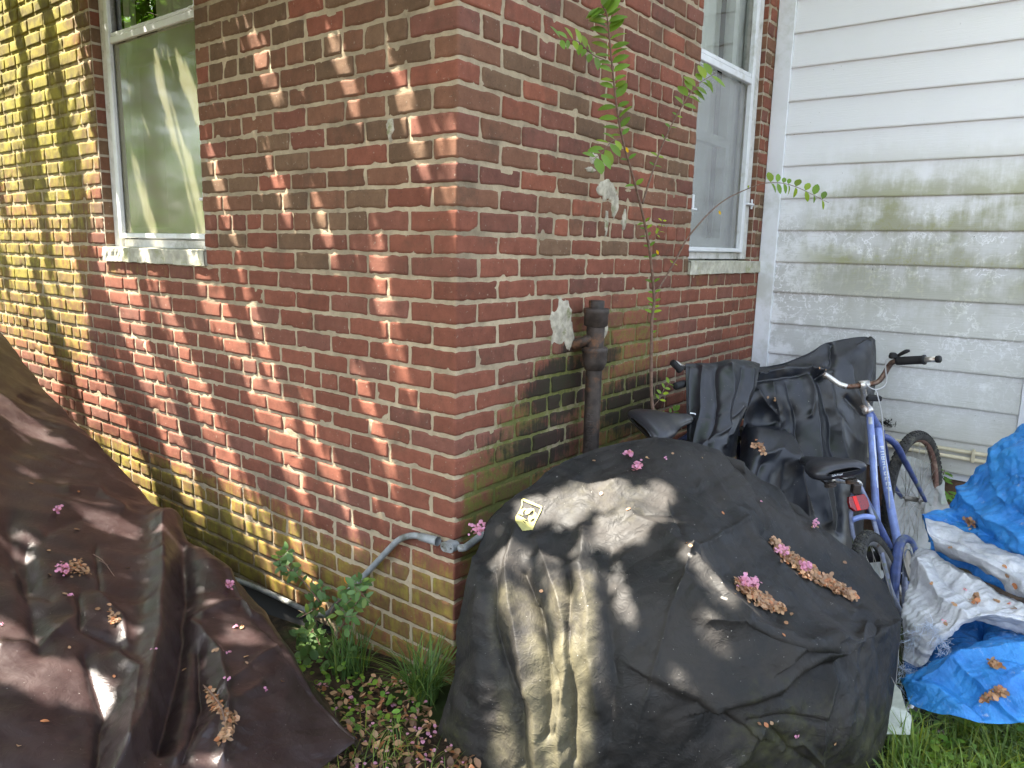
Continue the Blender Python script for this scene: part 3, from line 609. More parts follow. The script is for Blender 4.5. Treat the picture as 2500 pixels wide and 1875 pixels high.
mb = MB(); dx = unit(c1 - c0); up = np.array([0, 0, 1.]); up = unit(up - dx * (dx @ up)); fn = np.cross(dx, up)
def pill(L, R, n=12): return [(L / 2 + R * math.cos(a), R * math.sin(a)) for a in np.linspace(-math.pi / 2, math.pi / 2, n)] + [(-L / 2 + R * math.cos(a), R * math.sin(a)) for a in np.linspace(math.pi / 2, 1.5 * math.pi, n)]
def prism(mb, c, X, Y, Z, outline, d0, d1, m=0, inset=.0):
    k = len(outline); V = [c + X * a + Y * b + Z * d0 for a, b in outline] + [c + X * a + Y * b + Z * (d1 - inset) for a, b in outline] + [c + X * a * (1 - inset * 30) + Y * b * (1 - inset * 30) + Z * d1 for a, b in outline]
    F = [(i, (i + 1) % k, k + (i + 1) % k, k + i) for i in range(k)] + [(k + i, k + (i + 1) % k, 2 * k + (i + 1) % k, 2 * k + i) for i in range(k)] + [tuple(range(2 * k, 3 * k)), tuple(range(k - 1, -1, -1))]
    mb.add(V, F, m)
cc = (c0 + c1) / 2; prism(mb, cc, dx, up, fn, pill(.026, .0165), -.016, .014, 0, .002); jb = mb.build('junction_box', M_CONDUIT, cd_, False)
mb = MB(); prism(mb, cc, dx, up, fn, pill(.027, .0178), .0145, .0185, 0, .001); lid = mb.build('cover_plate', M_CONDUIT, jb, False)
mb = MB(); prism(mb, cc, dx, up, fn, pill(.010, .0105), .0186, .0200, 0, .0005); mb.build('embossed_panel', M_CONDUIT, lid, False)
for s_ in (-.021, .021): obj('screw', *lathe(cc + dx * s_ + fn * .0186, fn, [(0, .003), (.0012, .003), (.0013, 0)], 10), M_IRON, lid)
V, F = tube(spline([c1 - dx * .004, at(1004, 1183, 1, -.026), at(1016, 1175, 0, .052), at(1032, 1163, 0, .045), at(1065, 1140, 0, .04)], 6), .0125, 14); obj('bend', V, F, M_CONDUIT, cd_)
# ------------------------------------------------------------------ draped sheets
def world(p): return np.array(p[1:], float) if p[0] == 'w' else PD(*p)
def pdist(Q, poly):
    best = np.full(len(Q), 1e9); sg_ = np.zeros(len(Q))
    for a, b in zip(poly[:-1], poly[1:]):
        a = np.array(a, float); b = np.array(b, float); d = b - a; L = (d @ d) + 1e-9; t = np.clip(((Q - a) @ d) / L, 0, 1); e = Q - a - t[:, None] * d
        r = np.hypot(e[:, 0], e[:, 1]); s = np.sign(d[0] * e[:, 1] - d[1] * e[:, 0]); u = r < best; best = np.where(u, r, best); sg_ = np.where(u, s, sg_)
    return best, sg_
SHEETS = {}
def sheet(name, rows, nr, nc, mat, parent, creases=(), wr=(), mask=None, thick=0, edge=0, seed=0, key=None):
    G = crgrid([[world(p) for p in r] for r in rows], nr, nc); N = gnorm(G).reshape(-1, 3); P = G.reshape(-1, 3)
    if np.mean(np.sum(N * (CAM - P), 1)) < 0: N = -N; flip = True
    else: flip = False
    Q = pix(P) + 7 * np.stack([fbm(P * 9, 3, seed + 60), fbm(P * 9, 3, seed + 63)], 1)
    D_ = np.zeros(len(P))
    for kind, poly, w, a in creases:
        d, s = pdist(Q, poly)
        if kind == 'r': D_ += a * np.exp(-(d / w) ** (1.5 if w > 15 else 1.2))
        elif kind == 's': D_ += a * np.tanh(s * d / w) * np.exp(-(d / (w * 6)) ** 2)
    for f, a, kind, sc in wr:                      # frequency, amplitude, kind, stretch
        S = P * np.array(sc) * f; S = S + .6 * np.stack([vn(S * .7, seed + 1), vn(S * .7, seed + 2), vn(S * .7, seed + 3)], 1)
        if kind == 't':                            # flat facets meeting in straight sharp creases, as in stiff coated sheet
            for q in range(6):
                rs_ = np.random.RandomState(seed * 7 + q); dr = unit(rs_.normal(size=3)); t_ = P * np.array(sc) @ dr * f * (.6 + .8 * rs_.random()) + .35 * vn(P * f * .35, seed + q) + rs_.random(); D_ += a / 2.2 * (np.abs((t_ % 1) - .5) * 2 - .5) * ss(vn(P * f * .45 + q * 3.7, seed + 40 + q), -.25, .45)
            continue
        D_ += a * (ridge(S, 3, seed + 5) if kind == 'r' else fbm(S, 4, seed + 9) if kind == 'f' else np.abs(fbm(S, 3, seed + 12)) * 2)
    if edge: 
        v = np.repeat(np.linspace(0, 1, nr), nc); P = P + (edge * ss(v, .9, 1) * vn(P * 25, seed + 30))[:, None] * np.array([0, 0, 1.])
    P = P + N * D_[:, None]; P[:, 2] = np.maximum(P[:, 2], gz(P[:, 0], P[:, 1]) + .004)
    m = np.zeros((len(P), 3)) if mask is None else mask(pix(P), P)
    F = gridF(nr, nc)
    if flip: F = F[:, ::-1]
    o = obj(name, P, F, mat, parent, {'msk': np.clip(m, 0, 1)})
    if thick: md = o.modifiers.new('thickness', 'SOLIDIFY'); md.thickness = thick; md.offset = -1
    G2 = P.reshape(nr, nc, 3); N2 = gnorm(G2).reshape(-1, 3); N2 = -N2 if np.mean(np.sum(N2 * (CAM - P), 1)) < 0 else N2
    SHEETS[key or name] = (P, N2, pix(P), np.sum((P - CAM) * -M[2], 1)); return o
def on(key, x, y, off=.0):
    P, N, Q, d = SHEETS[key]; r = (Q[:, 0] - x) ** 2 + (Q[:, 1] - y) ** 2; c = np.where(r < 36)[0]
    i = c[np.argmin(d[c])] if len(c) else np.argmin(r)
    n_ = N[i] if N[i] @ (CAM - P[i]) > 0 else -N[i]; return P[i] + n_ * off, n_
C4 = lambda *p: [((1080 + x / 2.14) * .8848, (1100 + y / 2.14) * .8848) for x, y in p]
C8 = lambda *p: [((1700 + x / 2.655) * .8848, (1250 + y / 2.655) * .8848) for x, y in p]
W = lambda x, y, z=0: ('w', x, y, z)
ridgeline = [(1021, 1188, 2.40), (1060, 1118, 2.47), (1150, 1050, 2.52), (1262, 984, 2.57), (1420, 955, 2.62), (1545, 983, 2.65), (1662, 1060, 2.65), (1780, 1155, 2.62), (1888, 1240, 2.58), (1942, 1334, 2.5), (1925, 1330, 2.62)]
def back(p, z, k): q = PD(*p); return W(max(q[0] - .02 * k, .03), q[1] + .07 * k, z)
rows = [[back(p, .0, 1.6) for p in ridgeline], [back(p, PD(*p)[2] * .6, 1.0) for p in ridgeline], [back(p, PD(*p)[2] * .96, .3) for p in ridgeline], ridgeline,
        [(1020, 1200, 2.36), (1055, 1162, 2.41), (1135, 1118, 2.43), (1255, 1075, 2.44), (1420, 1050, 2.43), (1525, 1090, 2.38), (1640, 1180, 2.35), (1755, 1262, 2.33), (1868, 1318, 2.37), (1943, 1338, 2.44), (1925, 1335, 2.6)],
        [(1016, 1225, 2.34), (1060, 1220, 2.33), (1130, 1200, 2.33), (1250, 1172, 2.29), (1420, 1158, 2.23), (1500, 1212, 2.13), (1608, 1312, 2.04), (1720, 1368, 2.03), (1840, 1383, 2.12), (1940, 1346, 2.37), (1925, 1345, 2.6)],
        [(1012, 1250, 2.33), (1055, 1260, 2.28), (1130, 1255, 2.26), (1245, 1235, 2.21), (1420, 1225, 2.14), (1512, 1270, 2.03), (1615, 1352, 1.99), (1728, 1402, 2.0), (1845, 1412, 2.10), (1938, 1380, 2.36), (1923, 1380, 2.6)],
        [(1001, 1320, 2.33), (1045, 1345, 2.22), (1130, 1350, 2.19), (1240, 1340, 2.12), (1420, 1340, 2.05), (1530, 1380, 1.99), (1630, 1430, 1.97), (1738, 1470, 1.99), (1850, 1480, 2.08), (1935, 1450, 2.36), (1920, 1440, 2.6)],
        [(976, 1470, 2.34), (1030, 1500, 2.22), (1125, 1510, 2.14), (1235, 1510, 2.06), (1420, 1520, 1.98), (1550, 1540, 1.96), (1650, 1560, 1.96), (1750, 1590, 1.98), (1850, 1590, 2.06), (1927, 1530, 2.37), (1912, 1520, 2.6)],
        [W(.150, -.225), W(.27, -.26), W(.41, -.265), W(.59, -.22), W(.83, -.12), W(.985, -.02), W(1.11, .1), W(1.20, .27), W(1.275, .46), W(1.272, .70), W(1.2, .95)]]
cr = [('r', C4((390, 430), (335, 640), (350, 800), (440, 1100), (500, 1400), (520, 1680)), 26, .045), ('r', C4((435, 640), (490, 850), (545, 1100), (560, 1480)), 9, -.026),
      ('r', C4((500, 480), (580, 700), (640, 900), (650, 1150), (600, 1400), (640, 1680)), 15, .024), ('r', C4((480, 800), (560, 1050), (610, 1250), (595, 1480)), 6, -.014), ('r', C4((655, 650), (657, 900), (668, 1150), (690, 1600)), 7, -.024),
      ('r', C4((740, 420), (720, 600), (760, 850), (760, 1050), (800, 1350)), 16, .018), ('r', C4((290, 650), (280, 900), (330, 1100), (390, 1300), (430, 1650)), 11, -.022), ('r', C4((200, 640), (160, 900), (200, 1300)), 22, .012),
      ('r', C4((880, 480), (860, 800), (900, 1200), (860, 1600)), 16, -.012), ('r', C4((350, 440), (340, 550), (320, 640)), 6, -.012),
      ('r', C4((1290, 545), (1210, 800), (1090, 1180), (1000, 1500)), 5, .007), ('s', C4((1085, 1185), (1300, 1300), (1590, 1450)), 8, -.010), ('r', C4((1290, 545), (1570, 375)), 7, .011), ('r', C4((1000, 350), (1150, 420), (1290, 545)), 13, .014),
      ('r', C4((1290, 545), (1380, 640), (1470, 760), (1600, 870)), 10, .022), ('r', C4((1050, 330), (1200, 330), (1250, 440)), 8, -.010), ('r', C4((1480, 620), (1620, 770), (1760, 850)), 20, -.016), ('r', [(1650, 1150), (1720, 1215), (1860, 1300)], 16, -.020), ('r', [(1640, 1175), (1710, 1250), (1840, 1330)], 8, .010),
      ('r', C4((1550, 60), (1640, 250), (1700, 385)), 4, -.008), ('r', C4((1400, 110), (1500, 290), (1640, 470)), 8, .010), ('r', C4((1170, 260), (1220, 370)), 4, .006), ('r', C4((1340, 170), (1420, 260), (1590, 330)), 6, .008),
      ('s', C8((180, 1270), (350, 1230), (560, 1170), (700, 1050), (890, 950)), 9, -.030), ('r', C8((880, 930), (900, 1100), (830, 1350), (770, 1660)), 8, .018), ('r', C8((340, 1360), (500, 1335), (830, 1350)), 5, -.014), ('r', C8((560, 1550), (700, 1500), (800, 1600)), 6, .012), ('r', C8((0, 1230), (180, 1350), (330, 1400)), 6, -.012),
      ('r', C8((1090, 760), (1040, 1000), (1080, 1300), (1000, 1600)), 9, .014), ('r', C8((1160, 700), (1200, 1000), (1150, 1500)), 8, -.012), ('s', C8((620, 960), (700, 900), (880, 880)), 6, -.012), ('r', C8((420, 1400), (330, 1560), (200, 1650)), 10, .022), ('r', C8((480, 1400), (620, 1560), (780, 1640)), 7, -.014), ('r', C8((100, 700), (350, 720), (600, 800)), 10, .012)]
def bmask(Q, P):
    x, y = Q[:, 0], Q[:, 1]; g = (.48 + .25 * fbm(P * 5, 3, 88)) * ss(y + 30 * fbm(P * 4, 2, 89), 1340, 1520) * ss(x, 1440, 1640) + .45 * ss(x, 1060, 1000) + .40 * ss(np.abs(x - 1190), 130, 50) * ss(y, 1230, 1380) + .1 * ss(y, 1500, 1600)
    fr = np.zeros(len(Q))
    for poly in (C4((1240, 590), (1290, 545), (1340, 530)), C4((1400, 660), (1480, 770)), C4((1290, 545), (1560, 380)), C4((1160, 270), (1215, 370), (1190, 430)), C4((1215, 760), (1290, 560))): d, s = pdist(Q, poly); fr = np.maximum(fr, .52 * np.exp(-(d / 3.2) ** 2))
    d, s = pdist(Q, [C4((1290, 545))[0], C4((1295, 550))[0]]); fr = np.maximum(fr, .75 * np.exp(-(d / 9) ** 2)); d, s = pdist(Q, [C4((1460, 765))[0], C4((1480, 775))[0]]); fr = np.maximum(fr, .7 * np.exp(-(d / 8) ** 2))
    sunlit_tone = (.52 + .5 * fbm(P * np.array([9, 9, 4]), 3, 87)) * ss(np.abs(x - 1170), 150, 90) * ss(y, 1170, 1300) + .3 * ss(np.abs(x - 1300), 190, 60) * ss(y, 1210, 1100) * ss(y, 1000, 1050)  # sunlight on left folds and top painted in as a paler dusty tone
    return np.stack([g, fr, sunlit_tone], 1)
bc = thing('machine_cover', (.72, .2, 0), 'large faded black fabric cover with yellow shield emblem draped beside the brick corner', 'cover')
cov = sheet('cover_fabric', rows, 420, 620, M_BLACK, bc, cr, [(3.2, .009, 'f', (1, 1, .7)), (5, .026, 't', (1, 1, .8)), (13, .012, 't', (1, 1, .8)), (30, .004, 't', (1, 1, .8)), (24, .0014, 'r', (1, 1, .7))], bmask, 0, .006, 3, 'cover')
def decal(key, parent, name, mat, cx, cy, ux, uy, shapes, holes=(), n=46, off=.0016, ext=1.05):
    # polygons given in a local frame drawn on the sheet: keep the cells of a small conforming grid that fall inside
    def inside(p, poly):
        c = False; j = len(poly) - 1
        for i in range(len(poly)):
            if (poly[i][1] > p[1]) != (poly[j][1] > p[1]) and p[0] < (poly[j][0] - poly[i][0]) * (p[1] - poly[i][1]) / (poly[j][1] - poly[i][1]) + poly[i][0]: c = not c
            j = i
        return c
    L = np.linspace(0, ext, n); V = []; 
    Pg, Ng, Qg, dg = SHEETS[key]
    pts = np.array([[cx + ux[0] * a + uy[0] * b, cy + ux[1] * a + uy[1] * b] for b in L for a in L])
    nf = np.sum(Ng * (CAM - Pg), 1) > 0; cand = np.where(nf & (dg < dg[np.argmin(np.hypot(Qg[:, 0] - pts[:, 0].mean(), Qg[:, 1] - pts[:, 1].mean()) + 1e3 * (~nf))] + .12) & (np.abs(Qg[:, 0] - pts[:, 0].mean()) < 90) & (np.abs(Qg[:, 1] - pts[:, 1].mean()) < 90))[0]; dm = np.median(dg[cand]); 
    for q in pts:
        r = np.hypot(Qg[cand, 0] - q[0], Qg[cand, 1] - q[1]); i = np.argsort(r)[:16]; w_ = 1 / (r[i] + 1.0); V.append((dg[cand][i] * w_).sum() / w_.sum())
    V = np.array([PD(q[0], q[1], d - off) for q, d in zip(pts, V)]); F = []
    for f in gridF(n, n):
        m = np.array([[L[i % n], L[i // n]] for i in f]).mean(0)
        if any(inside(m, s) for s in shapes) and not any(inside(m, s) for s in holes): F.append(tuple(f))
    return obj(name, V, F, mat, parent)
E_ = lambda *p: [(x / 1000, y / 1000) for x, y in p]     # emblem drawn in thousandths of its box
ox, oy = (1200 + 620 / 11.06) * .8848, (1180 + 380 / 11.06) * .8848; sx = 760 / 11.06 * .8848; sy = 920 / 11.06 * .8848
em = lambda *p: [((x - 620) / 760, (y - 380) / 920) for x, y in p]
outer = em((860, 400), (1365, 620), (1340, 740), (1190, 1040), (1115, 1250), (840, 1285), (640, 1010), (650, 900), (760, 720), (810, 600), (805, 450)); inner = em((845, 470), (1320, 660), (1290, 760), (1180, 990), (1120, 1060), (990, 1050), (900, 980), (700, 860), (780, 730), (835, 590))
head = em((770, 730), (880, 670), (950, 690), (1060, 670), (1140, 680), (1160, 760), (1215, 820), (1215, 900), (1165, 960), (1160, 1040), (1070, 1070), (980, 1050), (900, 980), (800, 900), (690, 860))
dk1 = em((870, 730), (940, 700), (905, 780), (925, 850), (1010, 820), (1060, 760), (1130, 720), (1150, 800), (1100, 880), (1010, 870), (980, 960), (1000, 1050), (930, 960), (850, 880), (840, 800)); dk2 = em((1100, 960), (1170, 940), (1160, 1010), (1080, 1050), (1040, 1020)); st1 = em((700, 820), (800, 840), (930, 930), (960, 990), (860, 930), (720, 860)); st2 = em((800, 960), (860, 1000), (960, 1100), (880, 1060)); st3 = em((840, 960), (960, 990), (1010, 1060), (900, 1010))
decal('cover', cov, 'shield_emblem', M_YELLOW, ox, oy, (sx, 0), (0, sy), [outer], [q for q in ()] + [em((845, 470), (1320, 660), (1290, 760), (1180, 990), (1215, 900), (1215, 820), (1160, 760), (1140, 680), (1060, 670), (950, 690), (880, 670), (770, 730), (835, 590)), dk1, dk2, st1, st2, st3], 84, .005, 1.0)

# brown tarp at the left, over something taller out of the frame
sil = [(-160, 560, 4.3), (-60, 660, 4.05), (2, 738, 3.85), (75, 836, 3.7), (160, 922, 3.5), (250, 1012, 3.3), (330, 1108, 3.12), (440, 1190, 2.88), (540, 1282, 2.68), (620, 1400, 2.46), (695, 1515, 2.32), (765, 1604, 2.215)]
bot = [(-600, 1900, 1.35), (-450, 1900, 1.35), (-300, 1900, 1.38), (-150, 1900, 1.42), (0, 1900, 1.46), (120, 1900, 1.5), (250, 1880, 1.55), (380, 1850, 1.64), (490, 1790, 1.75), (600, 1722, 1.9), (690, 1663, 2.06), (762, 1608, 2.195)]
def lerp(a, b, t, k=0): return tuple(a[i] * (1 - t) + b[i] * t for i in range(2)) + (1 / ((1 - t) / a[2] + t / b[2]) - k,)
rows = [[W(*(PD(*p) + np.array([.03, .10, 0]))[:2], max(.0, PD(*p)[2] - .55)) for p in sil], [W(*(PD(*p) + np.array([.01, .05, -.10]))) for p in sil], sil] + [[lerp(a, b, t, .06 * math.sin(math.pi * t) * (1 - i / 12)) for i, (a, b) in enumerate(zip(sil, bot))] for t in (.12, .3, .5, .7, .86)] + [bot]
cr = [('r', [(350, 1140), (345, 1300), (330, 1420), (300, 1560), (240, 1700)], 34, .060), ('r', [(395, 1180), (402, 1320), (385, 1450), (350, 1600)], 26, -.050), ('r', [(415, 1340), (470, 1420), (490, 1520), (480, 1640)], 15, .026), ('r', [(440, 1330), (520, 1300), (560, 1330)], 14, .020), ('r', [(430, 1400), (440, 1520), (400, 1640)], 13, -.026),
      ('r', [(60, 1180), (70, 1260), (110, 1290)], 16, -.02), ('r', [(20, 1140), (60, 1260), (90, 1400)], 24, -.026), ('r', [(170, 1290), (175, 1360), (260, 1400)], 9, -.016), ('r', [(210, 1290), (250, 1340), (270, 1400)], 14, .016), ('r', [(0, 1400), (90, 1390), (160, 1340)], 14, .014), ('r', [(190, 1420), (230, 1540), (210, 1659)], 16, -.024), ('r', [(250, 1420), (290, 1470), (260, 1640)], 14, .022),
      ('r', [(210, 1190), (215, 1280)], 5, -.01), ('r', [(150, 1060), (210, 1060), (260, 1100)], 14, .018), ('r', [(100, 1150), (180, 1120), (240, 1150)], 10, -.010), ('r', [(470, 1500), (540, 1440), (600, 1400)], 8, .010), ('r', [(380, 1640), (460, 1560), (560, 1480)], 16, .014), ('s', [(390, 1120), (460, 1210), (510, 1300), (560, 1360)], 12, .012), ('r', [(490, 1235), (520, 1290), (545, 1330)], 7, .014)]
def brmask(Q, P): d, s = pdist(Q, [(345, 1250), (370, 1295)]); d2, s = pdist(Q, [(370, 1160), (378, 1250)]); return np.stack([.35 * np.exp(-(d / 12) ** 2) + .3 * np.exp(-(d2 / 10) ** 2), 0 * d, 0 * d], 1)
bt = thing('brown_tarp', (-.8, -.9, 0), 'shiny dark brown tarp sloping down along the left brick wall, strewn with blossom', 'tarp')
sheet('tarp_sheet', rows, 330, 460, M_BROWN, bt, cr, [(2.2, .014, 'f', (1, 1, 1)), (4, .024, 't', (1, 1, 1)), (10, .0085, 't', (1, 1, 1)), (26, .0010, 'r', (1, .6, 1))], brmask, .002, 0, 21, 'brown')

# two thin black nylon covers thrown over bicycles at the back
nb = [(1.0, .0)]
t1 = thing('bicycle_cover', (.35, 1.4, 0), 'thin black nylon sheet with a stitched hem hanging over handlebars, left of the bigger one', 'cover')
r1 = [[(1484, 905, 3.55), (1530, 905, 3.58), (1570, 905, 3.6), (1605, 905, 3.65), (1640, 900, 3.68)], [(1482, 796, 3.32), (1528, 796, 3.36), (1570, 789, 3.4), (1605, 789, 3.44), (1641, 796, 3.5)], [(1481, 793, 3.26), (1526, 793, 3.28), (1570, 787, 3.3), (1605, 788, 3.34), (1640, 795, 3.4)], [(1482, 840, 3.2), (1526, 840, 3.2), (1567, 835, 3.22), (1600, 835, 3.27), (1632, 835, 3.34)], [(1483, 900, 3.14), (1523, 900, 3.12), (1558, 895, 3.12), (1585, 890, 3.18), (1612, 880, 3.28)], [(1484, 950, 3.10), (1520, 948, 3.06), (1550, 945, 3.06), (1576, 935, 3.14), (1596, 925, 3.26)], [(1482, 1010, 3.05), (1518, 1010, 3.0), (1545, 1005, 3.0), (1566, 995, 3.06), (1590, 985, 3.2)]]
sheet('cover_fabric', r1, 130, 170, M_BIKECOV, t1, [('r', [(1515, 795), (1512, 880), (1500, 960)], 7, .014), ('r', [(1545, 795), (1552, 870), (1530, 960)], 8, -.014), ('r', [(1575, 790), (1580, 850), (1560, 960)], 8, .018), ('r', [(1605, 795), (1590, 880), (1570, 950)], 6, -.016), ('r', [(1625, 800), (1610, 870), (1580, 940)], 6, .016), ('r', [(1489, 795), (1490, 980)], 2.5, .003), ('r', [(1490, 905), (1540, 900), (1590, 880)], 2.5, -.004), ('r', [(1600, 880), (1560, 930), (1520, 965)], 5, .014)], [(5, .005, 'f', (1, 1, .5)), (20, .0012, 'r', (1, 1, .5))], None, .0015, 0, 31, 'bc1')
t2 = thing('bicycle_cover', (.7, 1.9, 0), 'big thin black nylon sheet peaking beside the blue bicycle handlebar, falling in long folds', 'cover')
cols = [[(1632, 799, 3.50), (1625, 850, 3.42), (1615, 900, 3.36), (1603, 960, 3.24), (1590, 1040, 3.05), (1570, 1120, 2.95)], [(1668, 793, 3.53), (1665, 850, 3.44), (1652, 900, 3.42), (1640, 952, 3.16), (1630, 1050, 3.0), (1625, 1150, 2.93)], [(1705, 784, 3.56), (1705, 850, 3.46), (1702, 920, 3.42), (1700, 985, 3.2), (1690, 1080, 3.1), (1690, 1200, 2.98)], [(1745, 768, 3.6), (1745, 850, 3.5), (1750, 930, 3.44), (1752, 1020, 3.3), (1745, 1130, 3.18), (1745, 1260, 3.05)],
        [(1785, 747, 3.64), (1787, 830, 3.55), (1790, 930, 3.5), (1797, 1030, 3.38), (1790, 1160, 3.28), (1790, 1300, 3.15)], [(1830, 736, 3.68), (1835, 800, 3.6), (1837, 900, 3.55), (1832, 1030, 3.45), (1830, 1180, 3.35), (1825, 1330, 3.25)], [(1868, 733, 3.70), (1866, 800, 3.66), (1865, 880, 3.62), (1862, 1000, 3.6), (1860, 1140, 3.5), (1850, 1330, 3.4)], [(1887, 743, 3.74), (1890, 790, 3.74), (1889, 850, 3.72), (1874, 945, 3.72), (1868, 1100, 3.66), (1860, 1330, 3.5)]]
rows = [[W(*(PD(*c[0]) + np.array([-.05, .16, -.35]))) for c in cols], [W(*(PD(*c[0]) + np.array([-.01, .05, -.03]))) for c in cols]] + [[c[i] for c in cols] for i in range(6)]
cr = [('r', [(1640, 812), (1700, 800), (1760, 800), (1792, 806)], 7, .030), ('r', [(1640, 826), (1700, 814), (1770, 812)], 5, -.018), ('r', [(1800, 745), (1795, 790), (1770, 815)], 6, -.020), ('r', [(1700, 830), (1722, 900), (1740, 1000), (1760, 1150)], 10, -.024), ('r', [(1735, 815), (1752, 860), (1768, 960), (1790, 1130)], 9, .028), ('r', [(1740, 800), (1748, 870), (1745, 900)], 6, .022), ('r', [(1765, 815), (1790, 900), (1812, 1030), (1815, 1150)], 8, -.020), ('r', [(1785, 820), (1815, 930), (1838, 1060)], 9, .022), ('r', [(1810, 900), (1860, 960)], 7, .012), ('r', [(1830, 860), (1862, 900)], 7, -.016),
      ('r', [(1876, 740), (1880, 800), (1878, 850)], 3, .008), ('r', [(1668, 830), (1690, 930), (1715, 1010)], 9, .020), ('s', [(1630, 925), (1690, 930), (1710, 960), (1745, 1060)], 7, .030), ('r', [(1640, 985), (1680, 975), (1700, 1000)], 8, .018), ('r', [(1655, 1000), (1645, 1040)], 9, -.028), ('r', [(1700, 990), (1730, 1080), (1760, 1150)], 10, .020), ('r', [(1690, 1000), (1690, 1060), (1720, 1120)], 8, -.014), ('r', [(1640, 900), (1680, 905), (1700, 925)], 9, -.034), ('r', [(1640, 850), (1660, 880), (1690, 910)], 8, .022), ('s', [(1690, 800), (1800, 770), (1850, 745)], 9, .010), ('r', [(1830, 790), (1850, 850), (1870, 880)], 8, .012)]
sheet('cover_fabric', rows, 260, 300, M_BIKECOV, t2, cr, [(4.5, .007, 'f', (1, 1, .45)), (16, .0010, 'r', (1, 1, .5))], lambda Q, P: np.stack([.42 * ss(np.abs(Q[:, 0] - 1745 - (Q[:, 1] - 800) * .22), 60, 30) * ss(Q[:, 1], 810, 850), Q[:, 0] * 0, Q[:, 0] * 0], 1), .0015, 0, 37, 'bc2')
# blue and silver tarp heap
tp = thing('blue_tarp_heap', (1.6, 1.2, 0), 'crumpled bright blue tarp heap with a silver reverse and a frayed torn corner', 'tarp')
CB = [(4.5, .018, 'f', (1, 1, 1)), (7, .034, 't', (1, 1, 1)), (17, .016, 't', (1, 1, 1)), (38, .006, 't', (1, 1, 1)), (50, .0016, 'r', (1, 1, 1))]
sheet('blue_face', [[(2010, 1180, 3.3), (2060, 1150, 3.2), (2120, 1080, 3.15), (2180, 1010, 3.05), (2260, 960, 2.95), (2400, 900, 2.9)], [(1992, 1112, 2.98), (2048, 1098, 3.0), (2100, 1030, 2.95), (2152, 966, 2.86), (2212, 930, 2.75), (2400, 820, 2.7)], [(2000, 1135, 2.9), (2060, 1130, 2.88), (2120, 1090, 2.8), (2170, 1040, 2.7), (2240, 1010, 2.6), (2400, 950, 2.55)], [(2010, 1165, 2.86), (2070, 1170, 2.8), (2130, 1165, 2.7), (2190, 1150, 2.6), (2260, 1140, 2.5), (2400, 1120, 2.45)], [(2015, 1215, 2.86), (2080, 1230, 2.78), (2140, 1260, 2.68), (2200, 1290, 2.58), (2270, 1310, 2.5), (2400, 1330, 2.45)]], 170, 200, M_BLUE, tp, [('r', [(2130, 1000), (2150, 1080), (2230, 1130)], 14, -.03), ('r', [(2080, 1060), (2120, 1110), (2212, 1160)], 12, .03), ('r', [(2060, 1120), (2100, 1130), (2180, 1200)], 8, -.03), ('r', [(2150, 980), (2140, 1040), (2170, 1090)], 12, .03)], CB, None, .0015, 0, 41, 'blue1')
sheet('silver_face', [[(1998, 1122, 2.87), (2040, 1128, 2.84), (2100, 1152, 2.74), (2160, 1180, 2.64), (2212, 1200, 2.56), (2400, 1290, 2.4)], [(2002, 1140, 2.78), (2045, 1158, 2.74), (2105, 1185, 2.64), (2165, 1215, 2.55), (2212, 1240, 2.48), (2400, 1330, 2.3)], [(2012, 1170, 2.76), (2055, 1195, 2.72), (2110, 1220, 2.62), (2165, 1250, 2.54), (2212, 1275, 2.46), (2400, 1360, 2.3)], [(2022, 1188, 2.82), (2065, 1208, 2.78), (2115, 1232, 2.7), (2165, 1262, 2.6), (2212, 1290, 2.52), (2400, 1375, 2.4)]], 90, 210, M_SILVER, tp, [('r', [(2010, 1140), (2080, 1175), (2212, 1240)], 6, -.012), ('r', [(2010, 1155), (2100, 1200), (2212, 1262)], 6, .012)], [(5, .014, 'f', (1, 1, 1)), (8, .026, 't', (1, 1, 1)), (20, .012, 't', (1, 1, 1)), (40, .0014, 'r', (1, 1, 1))], None, .0015, 0, 43, 'silver1')
sheet('silver_face', [[(1968, 1200, 2.86), (2000, 1190, 2.82), (2050, 1215, 2.74), (2110, 1245, 2.66), (2170, 1275, 2.58), (2212, 1300, 2.5), (2380, 1360, 2.35)], [(1962, 1250, 2.74), (2000, 1240, 2.68), (2050, 1255, 2.62), (2110, 1275, 2.55), (2170, 1300, 2.48), (2212, 1320, 2.42), (2380, 1380, 2.3)], [(1955, 1310, 2.66), (1995, 1305, 2.6), (2045, 1310, 2.52), (2100, 1315, 2.46), (2160, 1322, 2.42), (2212, 1335, 2.38), (2380, 1390, 2.25)], [(1952, 1370, 2.6), (1985, 1375, 2.52), (2030, 1372, 2.46), (2075, 1345, 2.44), (2120, 1330, 2.42), (2170, 1336, 2.42), (2380, 1400, 2.3)], [(1950, 1425, 2.56), (1980, 1440, 2.5), (2012, 1418, 2.47), (2050, 1385, 2.46), (2085, 1350, 2.46), (2120, 1342, 2.5), (2300, 1400, 2.4)]], 150, 190, M_SILVER, tp, [('r', [(1990, 1220), (2030, 1290), (2090, 1330)], 10, .022), ('r', [(2010, 1210), (2060, 1270), (2150, 1310)], 8, -.02), ('r', [(2050, 1230), (2090, 1260), (2212, 1310)], 7, .018)], CB, None, .0015, 0, 47, 'silver2')
